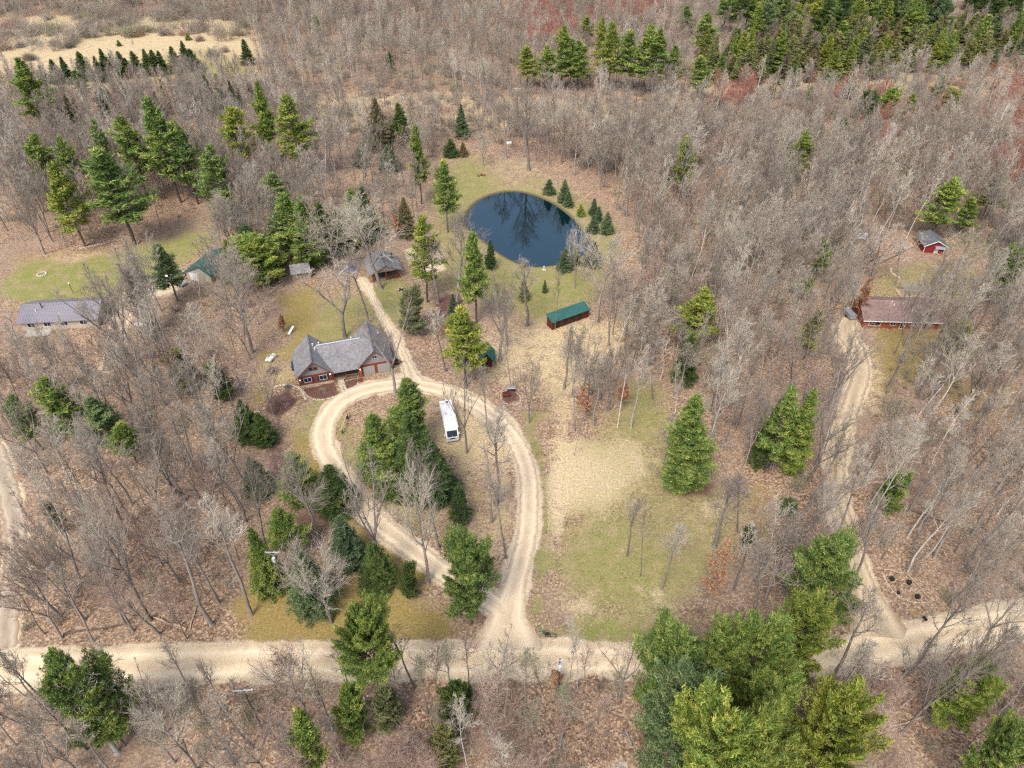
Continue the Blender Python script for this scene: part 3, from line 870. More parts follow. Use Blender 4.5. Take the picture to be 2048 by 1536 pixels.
CON = {
 'pine': [conifer_meshes("pine%d" % i, 300 + i, 'n_pine', h=22, crown0=.3, Rr=.155, whorl=.95, nper=5, size=.7, step=.6, nblade=10, gap=.22) for i in range(4)],
 'wide': [conifer_meshes("pinewide%d" % i, 320 + i, 'n_pine', h=18, crown0=.22, Rr=.27, whorl=.75, nper=6, prof='round', size=.5, step=.42, nblade=10, gap=.2, elev=.22, r0=.28) for i in range(3)],
 'umb': [conifer_meshes('pineumb', 331, 'n_pine', h=24, crown0=.52, Rr=.22, whorl=.7, nper=7, prof='round', size=.42, step=.38, nblade=10, gap=.05, elev=.35, r0=.30)],
 'oval': [conifer_meshes('pineoval%d' % i, 335 + i, 'n_pine', h=20, crown0=.07, Rr=.17, whorl=.55, nper=7, prof='pine', size=.42, step=.4, nblade=10, gap=.08, elev=.12, r0=.2) for i in range(2)],
 'spruce': [conifer_meshes("spruce%d" % i, 340 + i, 'n_dark', h=14, crown0=.05, Rr=.23, whorl=.5, nper=7, prof='spruce', size=.42, step=.42, nblade=10, gap=.04, elev=-.02, r0=.16) for i in range(3)],
 'small': [conifer_meshes("smallspruce%d" % i, 360 + i, 'n_spr', h=5, crown0=.04, Rr=.27, whorl=.3, nper=7, prof='spruce', size=.26, step=.27, nblade=10, gap=.03, elev=0, r0=.08) for i in range(2)],
 'column': [conifer_meshes("column%d" % i, 380 + i, 'n_dull', h=15, crown0=.12, Rr=.13, whorl=.6, nper=5, prof='spruce', size=.5, step=.5, nblade=9, gap=.15, elev=.15, r0=.14) for i in range(2)],
 'cedar': [conifer_meshes("cedar%d" % i, 390 + i, 'n_dark', h=8, crown0=.12, Rr=.36, whorl=.45, nper=7, prof='round', size=.34, step=.34, nblade=10, gap=.05, elev=.4, r0=.14) for i in range(2)],
}
print("tree shapes", round(time.time() - _t0, 1), "s",
      {k: [len(t[1].polygons) for t in v] for k, v in {**BARE, **CON}.items()}, {k: [len(t[1].polygons) for t in v] for k, v in FAR.items()})

def put_mats(o, m):
    if m is None: return
    o.material_slots[0].link = 'OBJECT'
    o.material_slots[0].material = M[m]

def put_tree(name, cat, label, group, shape, x, y, h, width=None, rz=0.0, twig=None, bark=None, tilt=(0, 0)):
    tm, cm, h0 = shape
    s = h / h0
    bbw = WID.get(cm.name)
    if bbw is None:
        a = np.empty(len(cm.vertices) * 3, np.float32); cm.vertices.foreach_get("co", a); a = a.reshape(-1, 3)
        bbw = WID[cm.name] = float(np.percentile(np.hypot(a[:, 0], a[:, 1]), PCT) * 2)
    sx = s if width is None else min(max(width / bbw, s * .55), s * 1.9)
    t = thing(name, label, cat, (x, y, -.02), rz, group, (sx, sx, s))
    t.rotation_euler = (tilt[0], tilt[1], rz)
    a = link("trunk", tm, t); b = link("crown", cm, t)
    put_mats(a, bark); put_mats(b, twig)
    return t
WID = {}
PCT = 92

# ---------------------------------------------------------------- evergreens, one by one: top x, top y, base y, width (pixels), habit, needles, label
CONIFERS = [
 (32, 118, 262, 66, 'pine', None, "white pine with a broken crown by the left edge of the hayfield"),
 (150, 140, 205, 30, 'pine', None, "short slim pine in front of the far row of field spruces"),
 (64, 268, 405, 62, 'pine', 'n_pine', "round topped pine left of a leaning slim pine in the northwest wood"),
 (116, 275, 425, 46, 'pine', None, "slim leaning pine between the round topped pine and the tall pine"),
 (100, 330, 493, 80, 'pine', 'n_yel', "yellowish pine with a bare leaning trunk at the neighbour lawn"),
 (196, 297, 490, 108, 'pine', None, "broad bright pine standing on the edge of the neighbour lawn"),
 (182, 240, 395, 46, 'pine', 'n_blue', "faded bluish pine behind the broad bright lawn pine"),
 (238, 232, 402, 66, 'pine', None, "dark layered pine left of the biggest twin pines"),
 (296, 198, 405, 84, 'pine', 'n_pine', "big light green pine, taller of the twin pines"),
 (346, 243, 408, 62, 'pine', None, "darker shorter pine, right one of the twin pines"),
 (415, 290, 440, 68, 'pine', None, "narrow dark pine above the corner of the neighbour lawn"),
 (462, 214, 350, 70, 'pine', 'n_yel', "yellow green thin pine between grey trees"),
 (512, 165, 325, 46, 'pine', None, "slender pine left of the tall yellow tipped pine"),
 (520, 225, 335, 34, 'pine', None, "small pine tucked under the slender pine"),
 (573, 190, 357, 76, 'pine', 'n_yel', "tall yellow tipped pine standing free on the leafy slope"),
 (540, 345, 455, 78, 'pine', 'n_blue', "pale blue green pine above the dark evergreen group"),
 (568, 388, 520, 92, 'pine', None, "big dense green pine over the grey plank shed"),
 (598, 392, 525, 74, 'spruce', 'n_pine', "dense spruce joined to the big pine over the plank shed"),
 (600, 445, 540, 66, 'pine', None, "shaded pine at the back corner of the plank shed"),
 (552, 425, 525, 58, 'pine', 'n_blue', "soft green pine at the left of the dense evergreen group"),
 (670, 420, 505, 44, 'spruce', None, "narrow spruce between the dark pointed one and the bright one"),
 (636, 405, 500, 62, 'spruce', None, "dark pointed spruce right of the dense evergreen group"),
 (700, 378, 485, 66, 'spruce', 'n_pine', "bright green spruce left of its darker twin behind the tarp"),
 (722, 374, 478, 52, 'spruce', None, "darker twin spruce behind the blue tarp"),
 (485, 452, 545, 84, 'spruce', None, "dark spreading evergreen left of the plank shed group"),
 (450, 480, 560, 50, 'spruce', 'n_yel', "yellowish small evergreen beside the teal barn"),
 (505, 488, 566, 92, 'cedar', 'n_pine', "rounded green juniper left of the grey plank shed"),
 (438, 385, 452, 58, 'pine', None, "bushy young pine above the teal barn"),
 (315, 488, 602, 66, 'pine', 'n_blue', "blue green pine standing over the white parked cars"),
 (748, 196, 300, 52, 'spruce', 'n_brown', "browning spruce in the marsh strip behind the clearing"),
 (797, 206, 290, 46, 'spruce', None, "very dark broad spruce in the marsh strip"),
 (921, 208, 276, 28, 'spruce', 'n_spr', "thin pale spruce in the marsh strip behind the pond"),
 (830, 253, 408, 44, 'pine', 'n_yel', "tall bright pine with thin foliage left of the pond"),
 (886, 320, 465, 54, 'pine', None, "dark green pine close to the west shore of the pond"),
 (806, 395, 472, 40, 'spruce', 'n_brown', "narrow brown green spruce behind the pavilion"),
 (840, 434, 604, 62, 'pine', 'n_yel', "vivid yellow green pine beside the pavilion"),
 (946, 466, 645, 66, 'pine', None, "tall pine between pavilion and pond with drooping sides"),
 (922, 612, 775, 82, 'pine', 'n_yel', "light green pine beside the small green roofed hut"),
 (818, 588, 668, 54, 'cedar', 'n_dull', "olive rounded cedar beside the gravel path"),
 (981, 480, 536, 24, 'spruce', None, "small dark spruce on the southwest bank of the pond"),
 (905, 588, 628, 20, 'small', None, "little spruce in the reddish bed below the pavilion"),
 (1048, 556, 600, 22, 'small', 'n_dull', "thin little spruce on the grass south of the pond"),
 (1090, 560, 585, 11, 'small', 'n_spr', "tiny blue spruce seedling on the grass south of the pond"),
 (1099, 358, 388, 24, 'small', None, "squat spruce on the north bank, nearest to the lone tall tree"),
 (1130, 360, 404, 26, 'small', None, "spruce behind and touching a slimmer one on the north bank"),
 (1138, 382, 413, 20, 'small', None, "slimmer spruce in front of the taller one on the north bank"),
 (1162, 408, 432, 17, 'small', 'n_pine', "smallest rounded green bush spruce on the east bank"),
 (1189, 397, 431, 19, 'small', None, "topmost spruce of the east bank cluster"),
 (1199, 413, 444, 19, 'small', None, "middle spruce of the east bank cluster"),
 (1189, 430, 465, 24, 'small', None, "wide dark spruce at the foot of the east bank cluster"),
 (1216, 425, 466, 27, 'small', 'n_spr', "bluish spruce at the corner of the east bank cluster"),
 (1131, 496, 540, 31, 'small', None, "largest blue spruce at the southeast corner of the pond"),
 (1152, 492, 530, 20, 'small', 'n_pine', "green spruce behind the largest blue spruce by the pond"),
 (1188, 482, 530, 36, 'small', 'n_spr', "grey blue spruce half hidden by bare trees east of the pond"),
 (900, 278, 312, 30, 'small', 'n_dark', "dark blue spruce at the northwest corner of the pond clearing"),
 (925, 285, 312, 20, 'small', 'n_brown', "brownish small spruce at the rim of the pond clearing"),
 (775, 290, 340, 60, 'spruce', 'n_spr', "grey green spruce mound west of the pond clearing"),
 (718, 292, 332, 30, 'small', 'n_spr', "bluish spruce under bare trees west of the pond clearing"),
 (1408, 578, 700, 86, 'pine', 'n_yel', "bright yellow green pine above a dark spruce east of the long shed"),
 (1384, 668, 765, 46, 'spruce', None, "dark spruce under the bright yellow green pine"),
 (1393, 790, 972, 96, 'oval', 'n_pine', "big dense green evergreen alone on the east lawn"),
 (1378, 272, 402, 44, 'pine', 'n_yel', "yellow topped pine in the bare wood east of the pond"),
 (1612, 264, 372, 50, 'pine', 'n_yel', "yellow green pine standing in the grey wood north of the sheds"),
 (1911, 358, 478, 66, 'pine', None, "tall pine close to the small red barn"),
 (2006, 345, 440, 52, 'pine', 'n_yel', "bright pine right of the tall white leafless tree"),
 (1950, 395, 470, 40, 'pine', None, "shaded pine behind the small red barn"),
 (1585, 776, 945, 66, 'pine', 'n_pine', "green pine half hidden by bare trees left of the two track drive"),
 (1628, 778, 940, 66, 'oval', 'n_pine', "full green evergreen right beside the two track drive"),
 (1560, 800, 930, 44, 'spruce', None, "dark evergreen at the back of the group left of the two track drive"),
 (1803, 950, 1022, 50, 'cedar', 'n_pine', "small bright evergreen among trunks right of the two track drive"),
 (1676, 1092, 1250, 136, 'wide', 'n_pine', "bushy bright pine at the mouth of the two track drive"),
 (1583, 1002, 1028, 34, 'cedar', None, "round evergreen bush at the foot of the two track drive wood"),
 (1503, 1060, 1090, 28, 'cedar', None, "small round evergreen bush on the east lawn"),
 (1205, 731, 752, 22, 'cedar', None, "tiny dark evergreen bush in the dry grass"),
 (1368, 1282, 1450, 175, 'wide', 'n_pine', "leftmost broad pine of the clump overhanging the road"),
 (1450, 1262, 1430, 140, 'wide', 'n_pine', "upper middle pine of the clump overhanging the road"),
 (1530, 1255, 1430, 150, 'wide', 'n_pine', "pine at the centre of the roadside clump, green and full"),
 (1628, 1212, 1380, 140, 'wide', 'n_yel', "yellow green pine at the right end of the roadside clump"),
 (1400, 1365, 1540, 175, 'wide', 'n_blue', "full green pine in front of the roadside clump"),
 (1555, 1385, 1545, 130, 'wide', 'n_pine', "shaded pine in the middle front of the roadside clump"),
 (1705, 1400, 1590, 170, 'wide', 'n_yel', "spreading yellow tipped pine alone south of the road"),
 (1530, 1470, 1670, 190, 'wide', 'n_yel', "yellow tipped pine at the very bottom of the photo"),
 (1460, 1440, 1650, 120, 'wide', 'n_pine', "green pine cut by the bottom edge beside the yellow tipped one"),
 (722, 1228, 1437, 100, 'umb', 'n_pine', "tall pine with a bare double trunk leaning over the road"),
 (130, 1342, 1492, 150, 'wide', 'n_pine', "bright pine overlapping the road at its west end"),
 (590, 1425, 1560, 66, 'pine', 'n_pine', "narrow green pine under grey trees south of the road"),
 (690, 1385, 1470, 70, 'cedar', 'n_pine', "low green cedar at the foot of the double trunk pine"),
 (765, 1385, 1450, 60, 'cedar', 'n_dull', "dull olive cedar beside the double trunk pine"),
 (915, 1370, 1445, 66, 'cedar', None, "dark spruce south of the road below the driveway mouth"),
 (885, 1460, 1535, 50, 'cedar', 'n_dull', "olive cedar screened by pinkish branches south of the road"),
 (1960, 1330, 1440, 110, 'wide', 'n_pine', "green pine behind bare branches at the road's east end"),
 (2040, 1470, 1600, 80, 'wide', 'n_pine', "pine at the bottom right corner of the photo"),
 (812, 757, 900, 84, 'oval', 'n_pine', "tallest evergreen of the loop group, nearest the house"),
 (740, 830, 962, 92, 'oval', 'n_pine', "full evergreen at the west side of the loop group"),
 (816, 828, 980, 96, 'spruce', None, "widest dark evergreen in the middle of the loop group"),
 (862, 885, 995, 84, 'spruce', None, "shaded evergreen of the loop group nearest the motorhome"),
 (778, 905, 978, 84, 'spruce', None, "low evergreen at the south foot of the loop group"),
 (917, 972, 1040, 44, 'small', 'n_dark', "single small spruce with a flowering shrub at its foot"),
 (580, 905, 1007, 74, 'oval', 'n_pine', "left evergreen of the pair west of the drive"),
 (658, 930, 1015, 84, 'spruce', None, "right evergreen of the pair west of the drive"),
 (556, 1020, 1112, 72, 'pine', 'n_pine', "bright young pine south of the evergreen pair"),
 (500, 1058, 1180, 66, 'spruce', 'n_pine', "green evergreen directly behind the utility pole"),
 (675, 1032, 1125, 70, 'spruce', 'n_spr', "grey green evergreen screened by twigs west of the drive"),
 (742, 1086, 1172, 70, 'spruce', None, "green spruce beside a tall grey trunk near the drive"),
 (812, 1134, 1192, 40, 'cedar', None, "neat oval evergreen on the mossy lawn"),
 (600, 1110, 1215, 90, 'spruce', 'n_spr', "bluish evergreen behind a spreading bare tree by the road"),
 (930, 1082, 1250, 116, 'wide', 'n_pine', "bright airy pine beside the driveway mouth"),
 (478, 800, 875, 54, 'spruce', None, "dark spruce left of the mulch bed"),
 (515, 825, 885, 48, 'spruce', 'n_dark', "lower dark spruce touching the mulch bed"),
 (350, 705, 780, 52, 'cedar', 'n_dull', "dull green cedar in the wood between the two homes"),
 (430, 740, 800, 44, 'cedar', None, "dark cedar veiled by twigs west of the stone path"),
 (85, 755, 895, 76, 'pine', 'n_pine', "upper green pine in the west wood below the neighbour house"),
 (178, 800, 905, 84, 'pine', 'n_blue', "pale green pine behind leaning bare trunks in the west wood"),
 (235, 845, 925, 60, 'pine', 'n_pine', "small green pine right of the pale one in the west wood"),
 (20, 790, 900, 60, 'pine', 'n_blue', "greyish pine at the west edge of the west wood"),
 (95, 1010, 1060, 30, 'cedar', 'n_dull', "low cedar near the grey west drive"),
 (498, 915, 985, 56, 'spruce', 'n_spr', "grey green spruce beside the wood heap in the west wood"),
 (1055, 92, 178, 44, 'pine', 'n_yel', "leftmost pine of the plantation row"),
 (1094, 92, 180, 44, 'pine', None, "second pine of the plantation row, round topped"),
 (1128, 52, 178, 42, 'pine', 'n_pine', "tall pine third in the plantation row"),
 (1145, 78, 180, 50, 'pine', None, "dark pine in the plantation row beside a grey crown"),
 (1175, 32, 95, 30, 'pine', 'n_yel', "distant yellow pine behind the plantation row"),
 (1160, 82, 182, 50, 'pine', None, "deep green pine in the middle left of the plantation row"),
 (1205, 36, 165, 30, 'pine', 'n_yel', "slim yellow pine behind the plantation row"),
 (1228, 46, 182, 54, 'pine', 'n_yel', "light topped pine in the middle of the plantation row"),
 (1262, 60, 184, 52, 'pine', None, "full pine right of the light topped one in the plantation row"),
 (1300, 50, 188, 62, 'pine', None, "dark tall pine beside a blackish gap in the plantation row"),
 (1320, 58, 186, 50, 'pine', 'n_pine', "green pine before the last of the plantation row"),
 (1350, 92, 186, 44, 'pine', None, "last dark pine at the right end of the plantation row"),
 (1405, 112, 202, 62, 'pine', 'n_pine', "single bright pine in front of the olive evergreens"),
 (1418, 25, 120, 76, 'pine', None, "broad pine above the single bright pine"),
 (1375, 12, 75, 36, 'pine', 'n_pine', "small far pine beside the broad pine"),
 (1590, 130, 192, 54, 'pine', 'n_blue', "bluish pine above white twigs in the northeast"),
 (1548, 165, 200, 40, 'pine', 'n_pine', "low pine left of the bluish pine in the northeast"),
 (1625, 172, 212, 36, 'pine', 'n_pine', "bright low pine below the bluish pine in the northeast"),
 (1672, 140, 180, 32, 'pine', 'n_pine', "small pine under the power line"),
 (1710, 144, 200, 34, 'pine', 'n_pine', "young pine right of the small pine under the power line"),
 (1748, 188, 240, 44, 'cedar', None, "rounded pine left of its twin in the red budded wood"),
 (1782, 182, 236, 46, 'cedar', 'n_pine', "rounded pine right of its twin in the red budded wood"),
 (1828, 188, 246, 50, 'pine', 'n_yel', "vivid yellow pine in the red budded wood"),
 (1888, 150, 205, 56, 'pine', 'n_pine', "pine near the end of the power line"),
 (1905, 185, 232, 52, 'cedar', 'n_dull', "faded green cedar below the pine near the power line"),
 (1690, 235, 288, 60, 'pine', 'n_pine', "pine among red crowns northwest of the white tree"),
 (2030, 500, 605, 70, 'wide', 'n_blue', "grey green pine at the right edge beyond the ranch house"),
 (1620, 545, 600, 40, 'pine', 'n_pine', "small green pine veiled by trunks left of the grey shed"),
 (1655, 478, 560, 34, 'pine', 'n_pine', "slim pine behind trunks left of the small grey shed"),
 (1640, 620, 720, 44, 'pine', 'n_dull', "dull pine at the corner of the two track drive"),
 (1930, 650, 720, 50, 'cedar', 'n_dull', "olive cedar right of the ranch house"),
 (1690, 1465, 1540, 60, 'cedar', None, "dark low evergreen between the two yellow tipped pines"),
 (486, 78, 130, 26, 'small', 'n_dark', "single dark spruce at the right end of the hayfield"),
 (373, 66, 80, 12, 'small', 'n_pine', "tiny evergreen alone in the hayfield"),
 (235, 80, 92, 14, 'small', 'n_pine', "tiny green bush in the scrub above the field spruces"),
 (630, 30, 75, 22, 'pine', 'n_pine', "small pine in the grey wood right of the hayfield"),
 (778, 103, 150, 18, 'pine', 'n_spr', "thin pine in the wood behind the marsh strip"),
 (678, 118, 160, 12, 'pine', 'n_pine', "very small pine in the wood behind the marsh strip"),
]
row = [(78, 130, 168), (100, 118, 166), (120, 114, 167), (155, 104, 160), (186, 112, 165), (199, 98, 160), (218, 108, 158), (234, 102, 156), (249, 116, 155), (262, 103, 152),
       (286, 98, 150), (301, 100, 150), (315, 101, 148), (340, 92, 145), (362, 82, 141), (378, 98, 140)]
for i, (tx, ty, by) in enumerate(row):
    CONIFERS.append((tx, ty, by, [22, 30, 26, 34][i % 4], 'spruce' if i % 3 else 'small', 'n_dark', None))

def top_to_base(tx, ty, by):
    h = hgt(ty, by)
    x, y = G(tx, ty, h)
    return x, y, h

def depth(y, h=0):
    return y * math.cos(CP) + (CH - h) * math.sin(CP)

rng = random.Random(5)
NAMES = {'pine': ('pine_tree', 'pine'), 'wide': ('pine_tree', 'pine'), 'spruce': ('spruce_tree', 'spruce'), 'small': ('spruce_tree', 'spruce'), 'cedar': ('evergreen_shrub', 'evergreen'), 'umb': ('pine_tree', 'pine'), 'oval': ('pine_tree', 'pine'), 'column': ('cedar_tree', 'cedar')}
conifer_xy = []
for i, (tx, ty, by, wp, shape, nm, label) in enumerate(CONIFERS):
    x, y, h = top_to_base(tx, ty, by)
    wm_ = wp * depth(y, h * .6) / CF
    g = None
    if label is None:
        label = "dark spruce in the row along the hayfield"; g = "spruces in a row along the hayfield"
    kind, cat = NAMES[shape]
    sh = CON[shape][i % len(CON[shape])]
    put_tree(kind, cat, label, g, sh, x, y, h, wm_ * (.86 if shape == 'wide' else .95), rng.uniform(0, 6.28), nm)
    conifer_xy.append((x, y, wm_ / 2))

# olive evergreens of the northeast and the dark stand behind them
n_ol = 0
for k in range(150):
    px = rng.uniform(1405, 2060)
    lo = 130 - (px - 1400) * .06
    by = rng.uniform(lo - 12, lo + 52)
    if px < 1500 and by < 110: continue
    x, y = G(px, by)
    h = rng.uniform(9, 19)
    nm = rng.choice(['n_dull', 'n_dull', 'n_dull', 'n_brown', 'n_yel', 'n_pine'])
    dsc = {'n_dull': 'olive', 'n_brown': 'brownish', 'n_yel': 'yellow green', 'n_pine': 'fresh green'}[nm] + (' short' if h < 13 else ' tall')
    loc_ = "behind the left part of the power line" if px < 1620 else "behind the power line pole" if px < 1840 else "at the right end of the power line"
    put_tree('cedar_tree', 'cedar', dsc + " evergreen in the stand " + loc_, dsc + " evergreens " + loc_,
             (CON['column'] + CON['oval'] + CON['pine'])[rng.choice((0, 1, 2, 2, 3, 3, 4, 5))], x, y, h, rng.uniform(4.5, 8.5), rng.uniform(0, 6.28), nm)
    conifer_xy.append((x, y, 1.5))
for k in range(60):
    px = rng.uniform(1430, 1880); by = rng.uniform(30, 100)
    x, y = G(px, by)
    nm = rng.choice([None, 'n_pine', 'n_blue', 'n_yel', 'n_dark'])
    lb = {None: 'mid green', 'n_pine': 'leafy green', 'n_blue': 'bluish', 'n_yel': 'yellow topped', 'n_dark': 'dark'}[nm]
    wh = "above the olive evergreens" if px < 1640 else "left of the blackish gap"
    put_tree('pine_tree', 'pine', "%s pine in the dense far stand %s" % (lb, wh), "%s pines in the dense far stand %s" % (lb, wh),
             CON['pine'][k % 4], x, y, rng.uniform(19, 27), rng.uniform(7, 11), rng.uniform(0, 6.28), nm)
    conifer_xy.append((x, y, 3))
for k in range(26):
    px = rng.uniform(1900, 2080); by = rng.uniform(-10, 55)
    x, y = G(px, by)
    put_tree('spruce_tree', 'spruce', "blackish spruce in the far right corner stand", "blackish spruces in the far right corner",
             CON['column'][k % 2], x, y, rng.uniform(16, 21), rng.uniform(6, 8.5), rng.uniform(0, 6.28), 'n_dark')
    conifer_xy.append((x, y, 2))

# dark bare stemmed trees along the south edge of the hayfield
for k in range(26):
    px = 85 + k * 17 + rng.uniform(-8, 8)
    by = 262 - .09 * px + rng.uniform(-14, 14)
    x, y = G(px, by)
    put_tree('cedar_tree', 'cedar', "small greyish evergreen in the line south of the hayfield", "greyish evergreens south of the hayfield",
             CON['column'][k % 2], x, y, rng.uniform(9, 13), rng.uniform(3, 4.4), rng.uniform(0, 6.28), rng.choice(['n_brown', 'n_dull', 'n_spr']))

